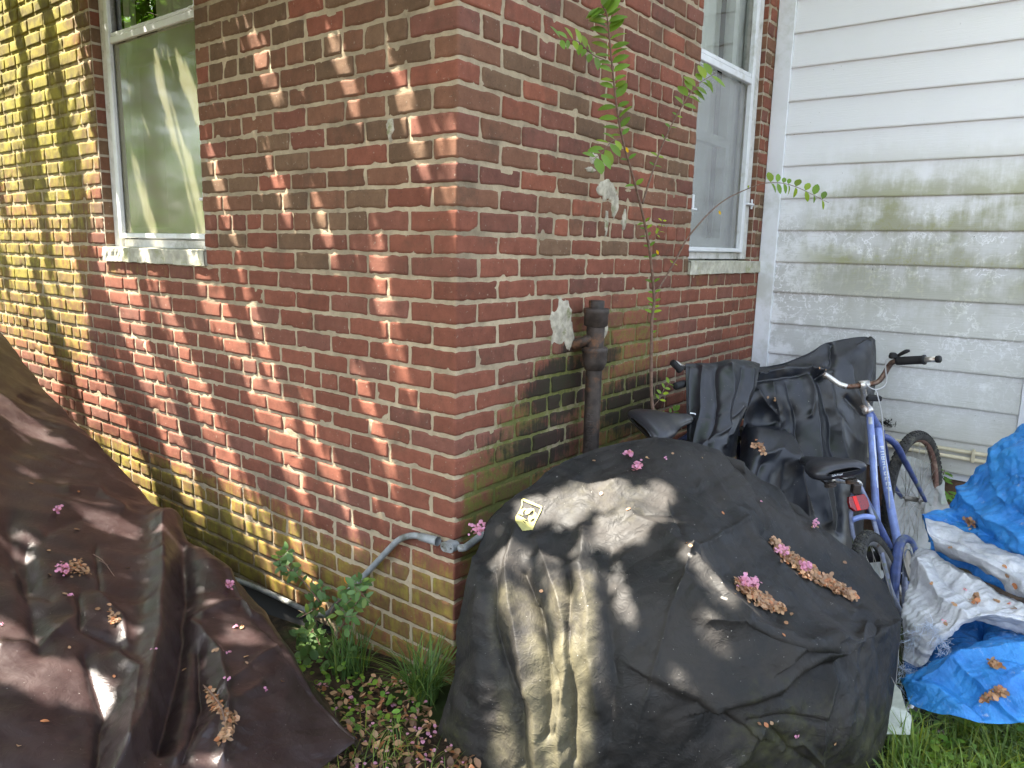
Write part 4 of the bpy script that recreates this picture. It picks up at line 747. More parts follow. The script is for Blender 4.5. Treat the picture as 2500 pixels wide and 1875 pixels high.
sheet('blue_face', [[(1960, 1400, 2.75), (2010, 1350, 2.75), (2060, 1330, 2.7), (2120, 1325, 2.66), (2180, 1330, 2.62), (2250, 1340, 2.58), (2400, 1380, 2.5)], [(1955, 1440, 2.58), (2000, 1425, 2.6), (2050, 1400, 2.6), (2100, 1385, 2.56), (2160, 1370, 2.52), (2230, 1370, 2.46), (2400, 1400, 2.4)], [(1958, 1462, 2.5), (2005, 1450, 2.44), (2060, 1430, 2.4), (2110, 1415, 2.36), (2170, 1405, 2.32), (2240, 1410, 2.28), (2400, 1440, 2.2)], [(1962, 1490, 2.46), (2010, 1492, 2.38), (2065, 1485, 2.32), (2120, 1480, 2.26), (2175, 1475, 2.22), (2250, 1480, 2.18), (2400, 1500, 2.1)], [(1964, 1522, 2.40), (2015, 1540, 2.32), (2070, 1552, 2.25), (2125, 1560, 2.20), (2180, 1562, 2.17), (2250, 1560, 2.14), (2400, 1560, 2.08)]], 170, 210, M_BLUE, tp, [('s', [(1995, 1478), (2040, 1488), (2080, 1520)], 6, .02), ('r', [(2120, 1340), (2110, 1380), (2090, 1400)], 7, -.04), ('r', [(2000, 1470), (2100, 1420), (2212, 1400)], 9, .02), ('r', [(2080, 1440), (2140, 1500), (2200, 1560)], 8, .014), ('r', [(2050, 1330), (2060, 1370)], 9, .03)], CB, None, .0015, 0, 53, 'blue2')
rg2 = random.Random(9); mb = MB()
def thread(p, q, r, k=.02):
    p = np.array(p); q = np.array(q); m = (p + q) / 2 + np.array([rg2.uniform(-k, k) for _ in range(3)]); mb.tube(spline([p, m, q + np.array([rg2.uniform(-k, k) * .5 for _ in range(3)])], 3), r, 3, cap=False)
for poly, cnt in (([(1962, 1392), (1980, 1362), (2005, 1352), (2025, 1362), (2035, 1390)], 110), ([(2035, 1390), (2050, 1412), (2040, 1435), (2010, 1450), (1975, 1455), (1952, 1440)], 120), ([(1950, 1430), (1948, 1480), (1955, 1520)], 45)):
    pl = np.array(poly, float)
    for _ in range(cnt):
        i = rg2.randrange(len(pl) - 1); t = rg2.random(); c = pl[i] * (1 - t) + pl[i + 1] * t + np.array([rg2.gauss(0, 3), rg2.gauss(0, 3)]); p, n_ = on('silver2', c[0], c[1], .003)
        p = PD(c[0], c[1], min(2.55, (p - CAM) @ -M[2])) ; d = np.array([rg2.uniform(-1, 1), rg2.uniform(-1, 1), rg2.uniform(-1.2, .5)]); thread(p, p + unit(d) * rg2.uniform(.012, .05) - unit(ray(c[0] / .8848, c[1] / .8848)) * .012, .0006, .012)
mb.build('frayed_edge', M_FRAY, tp)
# cloudy plastic sheet behind the front wheel
cp_ = thing('plastic_sheet', (.95, 2.3, 0), 'cloudy translucent plastic sheet heaped behind the bicycle front wheel', 'plastic sheet')
sheet('sheet', [[(1945, 985, 3.95), (1975, 990, 3.95), (2010, 1005, 3.9), (2030, 1030, 3.9)], [(1930, 1060, 3.85), (1965, 1060, 3.85), (2010, 1065, 3.85), (2045, 1080, 3.8)], [(1900, 1150, 3.7), (1950, 1140, 3.75), (2010, 1130, 3.75), (2062, 1128, 3.75)], [(1860, 1260, 3.5), (1950, 1240, 3.6), (2010, 1230, 3.65), (2060, 1225, 3.7)]], 70, 80, M_PLASTIC, cp_, (), [(5, .03, 'f', (1, 1, 1)), (14, .012, 'r', (1, 1, 1))], None, 0, 0, 59, 'plastic')
# pale plastic flap hanging at the foot of the cover
tg = thing('plastic_flap', (1.29, .7, .05), 'dingy white plastic flap hanging at the right foot of the black cover', 'flap')
fl = [(1933, 1478), (1946, 1492), (1958, 1535), (1970, 1548), (1966, 1587), (1914, 1586), (1916, 1560), (1926, 1525)]
mb = MB(); P0 = [PD(x, y, 2.30 + .02 * math.sin(y * .05)) for x, y in fl]; P1 = [p + np.array([-.001, .0025, 0]) for p in P0]; k = len(fl)
mb.add(P0 + P1, [tuple(range(k)), tuple(range(2 * k - 1, k - 1, -1))] + [(i, (i + 1) % k, k + (i + 1) % k, k + i) for i in range(k)]); mb.build('panel', M_TAG, tg, False)
mb = MB(); mb.tube(spline([PD(1933, 1478, 2.30), PD(1928, 1468, 2.31), PD(1922, 1455, 2.36)], 4), .0015, 6); mb.tube(spline([PD(1935, 1480, 2.30), PD(1940, 1420, 2.4), PD(1944, 1370, 2.45)], 4), .0012, 6); mb.build('wire', M_SPOKE, tg)
# ------------------------------------------------------------------ blue cruiser bicycle, leaning on the covered ones
UPZ = np.array([0, 0, 1.]); FH = unit(np.array([-M[2][0], -M[2][1], 0])); RH = unit(np.array([M[0][0], M[0][1], 0]))
def wheel(name, c, F, U, R, parent, rimmat, spokes=32, tw=.024, seed=0):
    F = unit(F); U = unit(U - F * (U @ F)); A = np.cross(F, U)
    e = bpy.data.objects.new(name, None); COL.objects.link(e); e.parent = parent; e.empty_display_size = .1; e['_o'] = parent['_o']
    n = 72; Cc = lambda r, o=0: np.array([c + (F * math.cos(t) + U * math.sin(t)) * r + A * o for t in np.linspace(0, 2 * math.pi, n, endpoint=False)])
    V, Fc = tube(Cc(R - tw), tw, 14, True); Vq = V.copy(); ty = obj('tyre', Vq, Fc, M_TYRE, e)
    mb = MB()                                                     # tread knobs
    for i in range(74):
        t = 2 * math.pi * i / 74; rad = F * math.cos(t) + U * math.sin(t); tan = -F * math.sin(t) + U * math.cos(t)
        for j, o in enumerate((-.95, -.45, 0, .45, .95)):
            tt = t + (j % 2) * math.pi / 74; rad = F * math.cos(tt) + U * math.sin(tt); tan = -F * math.sin(tt) + U * math.cos(tt)
            nrm = unit(rad * math.cos(o) + A * math.sin(o)); p = c + rad * (R - tw) + nrm * (tw + .0008); sd = np.cross(nrm, tan)
            mb.box((-.0038, -.0075, -.002), (.0038, .0075, .0022), 0, None, .001, (p, sd, tan, nrm))
    mb.build('tread', M_TYRE, e, False)
    prof = [(R - tw * 1.75, -.015), (R - tw * 1.35, -.018), (R - tw * 1.2, -.014), (R - tw * 1.9, 0), (R - tw * 1.2, .014), (R - tw * 1.35, .018), (R - tw * 1.75, .015), (R - tw * 2.25, .005), (R - tw * 2.25, -.005)]
    V = np.concatenate([Cc(r, o) for r, o in prof]); k = len(prof); Fc = [(j * n + i, ((j + 1) % k) * n + i, ((j + 1) % k) * n + (i + 1) % n, j * n + (i + 1) % n) for j in range(k) for i in range(n)]
    obj('rim', V, Fc, rimmat, e)
    V, Fc = lathe(c - A * .055, A, [(0, .004), (0, .005), (.02, .005), (.021, .02), (.024, .02), (.025, .012), (.084, .012), (.085, .02), (.088, .02), (.089, .005), (.11, .005), (.11, 0)], 16); obj('hub', V, Fc, M_SPOKE, e)
    mb = MB()
    for i in range(spokes):
        s = -1 if i % 2 else 1; t = 2 * math.pi * i / spokes; t2 = t + (.55 if (i // 2) % 2 else -.55)
        a = c + (F * math.cos(t2) + U * math.sin(t2)) * .019 + A * s * .031; b_ = c + (F * math.cos(t) + U * math.sin(t)) * (R - tw * 2.2) + A * s * .003; mb.tube([a, b_], .0011, 5)
    mb.build('spokes', M_SPOKE, e); return e
def pipe(name, pts, r, m, par, n=6, seg=14, flat=None): V, F = tube(spline(pts, n), r if np.isscalar(r) else np.interp(np.linspace(0, 1, (len(pts) - 1) * n + 1), np.linspace(0, 1, len(r)), r), seg, False, flat); return obj(name, V, F, m, par)
rh = PS(2168, 1522, 2.74); fh = PS(2230, 1219, 3.66); 
bk = thing('bicycle', (float(rh[0]), float(rh[1]), 0), 'scuffed blue cruiser bicycle with red rear reflector leaning against the draped ones', 'bicycle')
rtop = PS(2104, 1292, 2.78); FR = unit(fh - rh); UR = unit(unit(rtop - rh) * 1.0)
rwheel = wheel('wheel', rh, FR, UR, .335, bk, M_RIM, 32)
FW = unit(.67 * FH + .74 * RH); UW = unit(UPZ - .13 * RH); fwheel = wheel('wheel', fh, FW, UW, .335, bk, M_RUSTRIM, 36)
hd0 = PS(2119, 1003, 3.30); hd1 = PS(2151, 1058, 3.30)
fr = pipe('frame', [PS(2123, 1012, 3.29), PS(2130, 1100, 3.22), PS(2136, 1200, 3.14), PS(2142, 1290, 3.07)], .0150, M_BLUEPAINT, bk)
pipe('head_tube', [hd0, hd1], .019, M_DKBLUE, bk)
pipe('down_tube', [PS(2143, 1046, 3.29), PS(2152, 1110, 3.25), PS(2173, 1230, 3.14), PS(2193, 1335, 3.05), PS(2197, 1362, 3.03)], .0175, M_BLUEPAINT, bk)
pipe('seat_tube', [PS(2096, 1188, 3.05), PS(2118, 1232, 3.06), PS(2150, 1292, 3.06), PS(2178, 1350, 3.05), PS(2190, 1385, 3.04)], .0155, M_DKBLUE, bk)
rd = PS(2197, 1524, 2.80); ld = rh - np.cross(unit(FR), unit(UR)) * -.055
Aw = np.cross(unit(FR), unit(UR)); 
if (Aw @ M[0]) < 0: Aw = -Aw
rd = rh + Aw * .062; ld = rh - Aw * .062
pipe('seat_stay', [PS(2100, 1186, 3.03), PS(2130, 1262, 2.98), PS(2150, 1340, 2.92), PS(2175, 1440, 2.86), rd], .0088, M_STAY, bk)
pipe('seat_stay', [PS(2088, 1190, 3.03), PS(2079, 1225, 3.0), PS(2080, 1292, 2.96), PS(2105, 1400, 2.9), ld], .0088, M_STAY, bk)
bbp = PS(2190, 1385, 3.04)
pipe('chain_stay', [bbp + Aw * .03, rd], .009, M_STAY, bk); pipe('chain_stay', [bbp - Aw * .03, ld], .009, M_STAY, bk)
V, F = lathe(bbp - Aw * .04, Aw, [(0, .022), (.08, .022), (.08, 0)], 18); obj('bottom_bracket', V, F, M_DKBLUE, bk)
mb = MB(); a, b_ = PS(2081, 1270, 2.955), PS(2137, 1266, 2.955); X = unit(b_ - a); Y = unit(np.cross(X, ray(2108, 1268))); Zd = np.cross(X, Y)
L = np.linalg.norm(b_ - a)
V = []; nS = 14
for i in range(nS):
    t = i / (nS - 1); bow = -.012 * (1 - (2 * t - 1) ** 2)
    for o, d in ((-.0105, 0), (.0105, 0), (.0105, .003), (-.0105, .003)): V.append(a + X * L * t + Y * (o) + Zd * (d + 0) + UPZ * (.012 * (1 - (2 * t - 1) ** 2)))
mb.add(V, [(i * 4 + j, i * 4 + (j + 1) % 4, i * 4 + 4 + (j + 1) % 4, i * 4 + 4 + j) for i in range(nS - 1) for j in range(4)] + [(0, 1, 2, 3), ((nS - 1) * 4 + 3, (nS - 1) * 4 + 2, (nS - 1) * 4 + 1, (nS - 1) * 4)]); mb.build('brake_bridge', M_BLUEPAINT, bk)
# chain guard: two pressed sheets round the chain, seen almost end on
gp = [PS(2237, 1362, 2.98), PS(2233, 1335, 3.0), PS(2222, 1319, 3.01), PS(2208, 1316, 3.01), PS(2197, 1328, 3.0), PS(2190, 1360, 2.97), PS(2185, 1410, 2.93), PS(2184, 1455, 2.9), PS(2190, 1495, 2.86), PS(2203, 1520, 2.82)]
fa = -unit(ray(2200, 1420))
pipe('chain_guard', gp, [.010, .012, .014, .018, .021, .022, .021, .019, .016, .010], M_DKBLUE, bk, 6, 14, (unit(fa * .5 + Aw), .8))
pipe('guard_edge', [PS(2228, 1365, 2.99), PS(2222, 1345, 3.0), PS(2212, 1345, 3.0), PS(2206, 1380, 2.97), PS(2203, 1440, 2.92), PS(2204, 1500, 2.86)], .0035, M_STAY, bk, 6, 8)
pipe('kickstand', [PS(2214, 1420, 2.95), PS(2213, 1450, 2.92), PS(2208, 1490, 2.88), PS(2204, 1515, 2.84)], .009, M_DKBLUE, bk)
V, F = lathe(bbp + Aw * .045, Aw, [(0, 0), (0, .07), (.003, .085), (.004, .07), (.004, 0)], 40); obj('chainring', V, F, M_SPOKE, bk)
pipe('crank', [bbp + Aw * .055, bbp + Aw * .06 + FR * .11 - UPZ * .11], .008, M_SPOKE, bk); pipe('crank', [bbp - Aw * .055, bbp - Aw * .06 - FR * .11 + UPZ * .11], .008, M_SPOKE, bk)
for s, q in ((1, 1), (-1, -1)):
    pc_ = bbp + Aw * .10 * s + (FR * .11 - UPZ * .11) * s; mb = MB(); mb.box((-.045, -.03, -.012), (.045, .03, .012), 0, None, .004, (pc_, Aw, unit(FR), np.cross(Aw, unit(FR)))); mb.build('pedal', M_RUBBER, bk, False)
# fork
cr0 = PS(2155, 1066, 3.31); crown = pipe('fork', [hd1, cr0, cr0 + (cr0 - hd1) * .3], .015, M_DKBLUE, bk)
AW = np.cross(FW, UW); AW = AW if AW @ M[0] > 0 else -AW
pipe('fork_leg', [PS(2150, 1065, 3.32), PS(2168, 1070, 3.34), PS(2190, 1090, 3.38), PS(2210, 1128, 3.46), PS(2235, 1175, 3.56), fh + AW * .056], [.014, .015, .0155, .014, .011, .008], M_DKBLUE, bk)
pipe('fork_leg', [PS(2150, 1066, 3.33), PS(2158, 1090, 3.42), PS(2166, 1140, 3.52), PS(2182, 1185, 3.6), fh - AW * .056], [.014, .015, .0155, .013, .008], M_DKBLUE, bk)
V, F = lathe(hd0 - unit(hd1 - hd0) * .012, unit(hd1 - hd0), [(-.022, .012), (-.02, .02), (0, .021), (.004, .024), (.018, .024), (.02, .018)], 22); obj('headset', V, F, M_CHROME, bk)
st = pipe('stem', [hd0, PS(2112, 978, 3.28), PS(2107, 950, 3.24), PS(2104, 941, 3.20)], .0125, M_CHROME, bk)
V, F = lathe(PS(2098, 941, 3.195), PS(2122, 938, 3.195) - PS(2098, 941, 3.195), [(0, .013), (0, .019), (.038, .019), (.038, .013)], 18); obj('bar_clamp', V, F, M_CHROME, bk)
hb = pipe('handlebar', [PS(2012, 914, 3.22), PS(2030, 925, 3.22), PS(2050, 938, 3.21), PS(2070, 944, 3.2), PS(2095, 942, 3.195), PS(2122, 938, 3.195), PS(2143, 932, 3.19), PS(2158, 915, 3.18), PS(2169, 896, 3.17), PS(2180, 884, 3.15), PS(2200, 881, 3.12), PS(2245, 878.5, 3.06), PS(2290, 877, 3.0)], .0112, M_RUSTBAR, bk, 7)
V, F = tube(spline([PS(2012, 914, 3.2195), PS(2030, 925, 3.2195), PS(2050, 938, 3.2095), PS(2068, 943.5, 3.1995)], 6), .0116, 14); obj('chrome_end', V, F, M_CHROME, hb)
V, F = tube([PS(2256, 878, 3.044), PS(2288, 877, 3.002)], .0116, 14); obj('chrome_end', V, F, M_CHROME, hb)
gx_ = PS(2189, 881.5, 3.13); gy_ = PS(2259, 878, 3.04); V, F = lathe(gx_, gy_ - gx_, [(0, .012), (0, .0165), (.01, .0175), (.10, .0175), (np.linalg.norm(gy_ - gx_) - .012, .0178), (np.linalg.norm(gy_ - gx_) - .006, .021), (np.linalg.norm(gy_ - gx_), .020), (np.linalg.norm(gy_ - gx_), .011)], 22); obj('grip', V, F, M_RUBBER, bk)
e_ = PS(2288, 877, 3.002); V, F = lathe(e_, gy_ - gx_, [(-.004, .013), (0, .0148), (.01, .0148), (.014, .012), (.014, 0)], 20); obj('end_plug', V, F, M_RUBBER, bk)
mb = MB(); c_ = PS(2183, 870, 3.13); mb.box((-.02, -.010, -.012), (.02, .010, .012), 0, None, .005, (c_, RH, UPZ, FH)); V, F = lathe(PS(2180, 866, 3.12), (0, 0, 1), [(-.01, .014), (.006, .014), (.009, .009), (.009, 0)], 16); mb.add(V, F); mb.build('brake_perch', M_RUBBER, bk, False)
pipe('brake_lever', [PS(2190, 870, 3.13), PS(2200, 864, 3.11), PS(2212, 858, 3.09), PS(2221, 856, 3.08)], [.006, .0075, .0085, .005], M_RUBBER, bk)
mb = MB(); c_ = PS(2133, 972, 3.26); mb.box((-.034, -.011, -.02), (.028, .012, .02), 0, None, .004, (c_, RH, UPZ, FH)); mb.build('front_reflector', M_RUBBER, bk, False)
mb = MB(); V, F = tube([PS(2122, 982, 3.26), PS(2126, 976, 3.25)], .006, 8); mb.add(V, F); mb.build('reflector_bracket', M_SPOKE, bk)
cbm = [('brake_cable', [PS(2172, 874, 3.14), PS(2163, 880, 3.15), PS(2162, 900, 3.16), PS(2164, 930, 3.17), PS(2157, 944, 3.17), PS(2138, 951, 3.17), PS(2122, 945, 3.17), PS(2115, 936, 3.17), PS(2122, 930, 3.18)], .0026), ('brake_cable', [PS(2138, 952, 3.17), PS(2145, 975, 3.17), PS(2152, 1010, 3.18), PS(2157, 1060, 3.2), PS(2162, 1120, 3.2), PS(2168, 1180, 3.15), PS(2172, 1240, 3.1)], .0026)]
for nm_, p_, r_ in cbm: pipe(nm_, p_, r_, M_CABLE, bk, 6, 7)
# printed letters down the frame tube
dt = [PS(2152, 1090, 3.225), PS(2190, 1272, 3.085)]; dirn = unit(dt[1] - dt[0]); vw = -unit(ray(2170, 1180)); 
cdt = [PS(2147.5, 1085, 3.26), PS(2178, 1262, 3.11)]; ad = unit(cdt[1] - cdt[0]); e1_ = unit(vw - ad * (vw @ ad)); e2_ = np.cross(ad, e1_)
def bendtube(V):
    a = .42 - V[:, 1] / .0178; r = .0179 + V[:, 2]; return cdt[0] + V[:, :1] * ad + (r * np.cos(a))[:, None] * e1_ + (r * np.sin(a))[:, None] * (-e2_)
def pathtube(ctrl, rad, a0, s0=.0):
    C = spline(ctrl, 10); T = unit(np.gradient(C, axis=0)); cum = np.concatenate([[0], np.cumsum(np.linalg.norm(np.diff(C, axis=0), axis=1))])
    def f(V):
        s = V[:, 0] + s0; c = np.stack([np.interp(s, cum, C[:, i]) for i in range(3)], 1); t = unit(np.stack([np.interp(s, cum, T[:, i]) for i in range(3)], 1))
        v = unit(CAM - c); e1 = unit(v - t * np.sum(v * t, 1)[:, None]); e2 = np.cross(t, e1); sg = np.sign(e2 @ M[0]); e2 = e2 * sg[:, None]
        a = a0 - V[:, 1] / rad; r = rad + .0004 + V[:, 2]; return c + (r * np.cos(a))[:, None] * e1 + (r * np.sin(a))[:, None] * e2
    return f
dtc = [PS(2143, 1046, 3.29), PS(2152, 1110, 3.25), PS(2173, 1230, 3.14), PS(2193, 1335, 3.05), PS(2197, 1362, 3.03)]
mb = MB(); fbt = pathtube(dtc, .0175, .95, .085); rl = random.Random(6)           # worn, no longer legible print
def strk(x0, y0, x1, y1, w_):
    n_ = 6; d_ = unit([x1 - x0, y1 - y0]); px_, py_ = -d_[1] * w_ / 2, d_[0] * w_ / 2; Vt_ = []
    for i in range(n_ + 1):
        t_ = i / n_; X_, Y_ = x0 + (x1 - x0) * t_, y0 + (y1 - y0) * t_; Vt_ += [(X_ + px_, Y_ + py_, 0), (X_ - px_, Y_ - py_, 0)]
    mb.add(fbt(np.array(Vt_)), [(2 * i, 2 * i + 1, 2 * i + 3, 2 * i + 2) for i in range(n_)])
for k_ in range(9):
    x_ = .024 * k_; strk(x_, .001, x_ + .003, .019, .005)
    for yy in rl.sample((.003, .010, .017), rl.choice((1, 2, 2))): strk(x_ + .002, yy, x_ + .015, yy + .001, .004)
    if rl.random() < .5: strk(x_ + .014, .002, x_ + .015, .018, .0045)
mb.build('worn_print', M_WHITE, fr, False)
ttc = [PS(2123, 1012, 3.29), PS(2130, 1100, 3.22), PS(2136, 1200, 3.14), PS(2142, 1290, 3.07)]
mb = MB(); Vt = np.array([(s, y, 0) for s in np.linspace(.10, .34, 30) for y in (-.004, .002)]); Vt[:, 1] += .002 * vn(Vt * 60, 4); mb.add(pathtube(ttc, .015, .75)(Vt), [(2 * i, 2 * i + 1, 2 * i + 3, 2 * i + 2) for i in range(29)]); mb.build('paint_stripe', M_WHITE, fr)
mb = MB(); Vt = np.array([(s, y, 0) for s in np.linspace(.018, .052, 6) for y in np.linspace(-.008, .008, 5)]); mb.add(pathtube(ttc, .015, .1)(Vt), [tuple(f) for f in gridF(6, 5)]); mb.build('sticker', M_RIM, fr)
# saddle, springs, reflector
def saddle(parent, c, R_, F_, U_, L=.27, Wd=.225):
    prof = [(0, .62, .010), (.004, .82, .028), (.012, .95, .042), (.025, 1.0, .052), (.06, 1.0, .056), (.12, .80, .050), (.17, .46, .044), (.22, .30, .040), (.26, .24, .034), (.272, .16, .026)]
    V = []; n = 26; T = np.array(prof); ts = np.concatenate([[0, .002, .004, .008, .012, .018], np.linspace(.025, .272, 20)])
    for t in ts:
        w = np.interp(t, T[:, 0], T[:, 1]) * Wd / 2; h = np.interp(t, T[:, 0], T[:, 2])
        for j in range(n):
            a = 2 * math.pi * j / n; ca, sa = math.cos(a), math.sin(a); x = w * np.sign(ca) * abs(ca) ** .55; y = h * (np.sign(sa) * abs(sa) ** .7) * (.5 if sa > 0 else .62)
            if sa > 0: y -= .010 * (x / w) ** 2 + .006 * math.exp(-(x / .02) ** 2) - .008 * (1 - t / .27)
            V.append(c + R_ * x + F_ * t + U_ * y)
    F = [(i * n + j, i * n + (j + 1) % n, (i + 1) * n + (j + 1) % n, (i + 1) * n + j) for i in range(len(ts) - 1) for j in range(n)] + [tuple(range(n)), tuple((len(ts) - 1) * n + j for j in reversed(range(n)))]
    return obj('saddle', V, F, M_SEAT, parent)
sc_ = PS(2060, 1151, 2.86); SR = unit(PS(2126, 1137, 2.90) - PS(1992, 1160, 2.86)); SF = unit(PS(2079, 1088, 3.11) - PS(2060, 1128, 2.87)); SF = unit(SF - SR * (SF @ SR)); SU = np.cross(SR, SF)
if SU[2] < 0: SU = -SU
sd = saddle(bk, sc_, SR, SF, SU)
def fl_(V): return sc_ - SF * (.0012 + V[:, 2:3]) + SR * (-.052 + V[:, :1]) + SU * (-.012 + V[:, 1:2])
text('saddle_lettering', 'Selle Royal', .0105, (0, 0, 0), (1, 0, 0), (0, 1, 0), M_WHITE, sd, .0002, fl_)
for s in (-1, 1):
    cc_ = sc_ + SR * (.045 * s + .004) - SU * .052 + SF * .03; th = np.linspace(0, 2 * math.pi * 3, 54); P_ = np.array([cc_ + SR * .019 * math.cos(t) + SF * .019 * math.sin(t) + SU * (.018 * (t / th[-1]) - .009) for t in th]); V, F = tube(P_, .0032, 7); obj('spring', V, F, M_IRON, bk)
    pipe('saddle_rail', [cc_, cc_ + SF * .08 - SR * .01 * s, sc_ + SF * .2 + SR * .012 * s - SU * .03], .0035, M_IRON, bk, 4, 8)
sp0 = sc_ + SF * .09 - SU * .05; pipe('seat_post', [sp0, PS(2092, 1178, 3.02), PS(2098, 1194, 3.04)], .0125, M_CHROME, bk)
mb = MB(); mb.box((-.016, -.02, -.016), (.016, .02, .016), 0, None, .004, (PS(2089, 1193, 2.99), RH, UPZ, FH)); mb.build('seat_clamp', M_IRON, bk, False)
rc = PS(2097, 1228, 2.95); X = SR; Zf = unit(CAM - rc); Zf = unit(Zf - X * (Zf @ X)); Y = np.cross(Zf, X)
mb = MB(); oc = [(-.041, .012), (-.034, .030), (.030, .031), (.040, .014), (.040, -.016), (.028, -.030), (-.026, -.029), (-.041, -.012)]
prism(mb, rc, X, Y, Zf, oc, -.012, .004, 0, .002); rf = mb.build('rear_reflector', M_RED, bk, False)
mb = MB(); prism(mb, rc - X * .012, X, Y, Zf, [(-.011, .0285), (.005, .0285), (.009, -.0275), (-.006, -.0275)], .0042, .0056, 0, .0002); mb.build('bright_strip', M_REDL, rf, False)
pipe('reflector_bracket', [rc - Zf * .012, rc - Zf * .05 + UPZ * .02, PS(2094, 1196, 3.02)], .004, M_IRON, bk, 4, 8)

# ------------------------------------------------------------------ second bicycle, mostly under the nylon sheets
b2 = thing('bicycle', (.25, 1.3, 0), 'nearly hidden bicycle under the black nylon, only its wide saddle and grips showing', 'bicycle')
c2 = PD(1382, 918, 2.98); n2 = PD(1496, 896, 3.12); f2 = unit(n2 - c2); u2 = unit(np.array([.25, -.35, .9])); u2 = unit(u2 - f2 * (u2 @ f2)); r2 = np.cross(f2, u2)
s2 = saddle(b2, c2 + f2 * .005 + u2 * -.01, r2, f2, u2, .27, .21)
V, F = tube(spline([n2 + r2 * .014 + u2 * .012 - f2 * .002, n2 + f2 * .010 + u2 * .004, n2 - r2 * .014 + u2 * .0 - f2 * .002], 6), .0028, 8); obj('worn_nose_edge', V, F, M_TRIM, s2)
pipe('seat_post', [c2 + f2 * .13 - u2 * .03, c2 + f2 * .13 - u2 * .25], .013, M_CHROME, b2)
hub2 = np.array([.26, .75, .335]); hub3 = np.array([.30, 1.85, .335])
wheel('wheel', hub2, hub3 - hub2, UPZ, .335, b2, M_RIM, 24); wheel('wheel', hub3, hub3 - hub2, UPZ, .335, b2, M_RIM, 24)
bb2 = np.array([.27, 1.18, .30]); sp2 = c2 + f2 * .13 - u2 * .2; hd2 = np.array([.30, 1.66, .80])
for nm_, p_ in (('seat_tube', [bb2, sp2]), ('down_tube', [bb2, hd2]), ('top_tube', [sp2, hd2]), ('seat_stay', [sp2, hub2]), ('chain_stay', [bb2, hub2]), ('fork', [hd2, hub3])): pipe(nm_, p_, .013, M_DKBLUE, b2)
g1 = PD(1453, 783, 3.22); g2 = PD(1474, 803, 3.26); pipe('handlebar', [PD(1460, 784, 3.24), PD(1470, 790, 3.27), PD(1486, 796, 3.33), PD(1560, 812, 3.5), hd2 + UPZ * .12, hd2], .0105, M_CHROME, b2)
V, F = lathe(g1, g2 - g1, [(-.004, 0), (-.004, .012), (0, .015), (.05, .015), (.052, .018), (.058, .018), (.06, .012)], 18); obj('grip', V, F, M_RUBBER, b2)
g1 = PD(1459, 834, 3.20); g2 = PD(1484, 827, 3.25); V, F = lathe(g1, g2 - g1, [(-.004, 0), (-.004, .012), (0, .0155), (.06, .0155), (.07, .012)], 18); obj('grip', V, F, M_RUBBER, b2)
# ------------------------------------------------------------------ leaves, stems, grass
R6 = random.Random(11); nr_ = np.random.RandomState(5)
class Leaves:
    def __init__(s): s.V = []; s.F = []; s.C = []; s.n = 0
    def add(s, p, d, u, L, w, col, curl=.15, shape='o'):
        d = unit(d); u = unit(u - d * (np.dot(u, d))); r = np.cross(d, u)
        prof = {'o': [(0, .10), (.25, .85), (.55, 1.), (.82, .62)], 'e': [(0, .1), (.3, .8), (.6, .9), (.85, .4)], 'r': [(0, .3), (.2, .95), (.5, 1.05), (.8, .8)]}[shape]; V = []
        for t, k in prof:
            z = -curl * L * t * t; V += [p + d * L * t + u * z + r * w * .5 * k + u * .10 * w * k, p + d * L * t + u * z, p + d * L * t + u * z - r * w * .5 * k + u * .10 * w * k]
        V.append(p + d * L - u * curl * L); F = []
        for i in range(3): F += [(3 * i, 3 * i + 1, 3 * i + 4, 3 * i + 3), (3 * i + 1, 3 * i + 2, 3 * i + 5, 3 * i + 4)]
        F += [(9, 10, 12), (10, 11, 12)]
        s.V += V; s.F += [tuple(i + s.n for i in f) for f in F]; s.n += len(V); s.C += [col] * len(V)
    def build(s, name, mat, parent=None, origin=None): return obj(name, np.array(s.V), s.F, mat, parent, {'bcol': np.array(s.C, float)}, True, None, origin)
def rv(a=1): return np.array([R6.uniform(-a, a), R6.uniform(-a, a), R6.uniform(-a, a)])
def gcol(y=0): v = R6.uniform(.7, 1.25); return (v * (1 + y), v * (1 + y * .35), v * (1 - y * .5))
# crape myrtle sapling in front of the right wall
XS = .2; sp = thing('sapling', (.2, 1.03, 0), 'slender crape myrtle sapling with two leafy branches growing before the right brick wall', 'sapling')
def br(name, pts, r0, r1, par=sp): P_ = spline(pts, 8); V, F = tube(P_, np.linspace(r0, r1, len(P_)), 7); obj(name, V, F, M_BARK, par); return P_
b0 = np.array([.2, 1.03, .0]); A_ = lambda x, y, dx=0: at(x, y, 0, XS + dx)
main = br('stem', [b0, A_(1411, 955), A_(1407, 840), A_(1408, 700), A_(1413, 640), A_(1400, 520), A_(1375, 410), A_(1340, 280), A_(1322, 140), A_(1312, 40), A_(1300, 10)], .0085, .0018)
brB = br('branch', [A_(1413, 640), A_(1452, 575), A_(1490, 508, .03), A_(1552, 442, .06), A_(1610, 410, .1), A_(1660, 395, .15), A_(1715, 402, .2), A_(1790, 438, .28)], .0042, .0010)
brC = br('branch', [A_(1388, 440), A_(1405, 385), A_(1432, 310), A_(1470, 235, .03), A_(1505, 185, .05), A_(1545, 158, .08)], .0045, .0012)
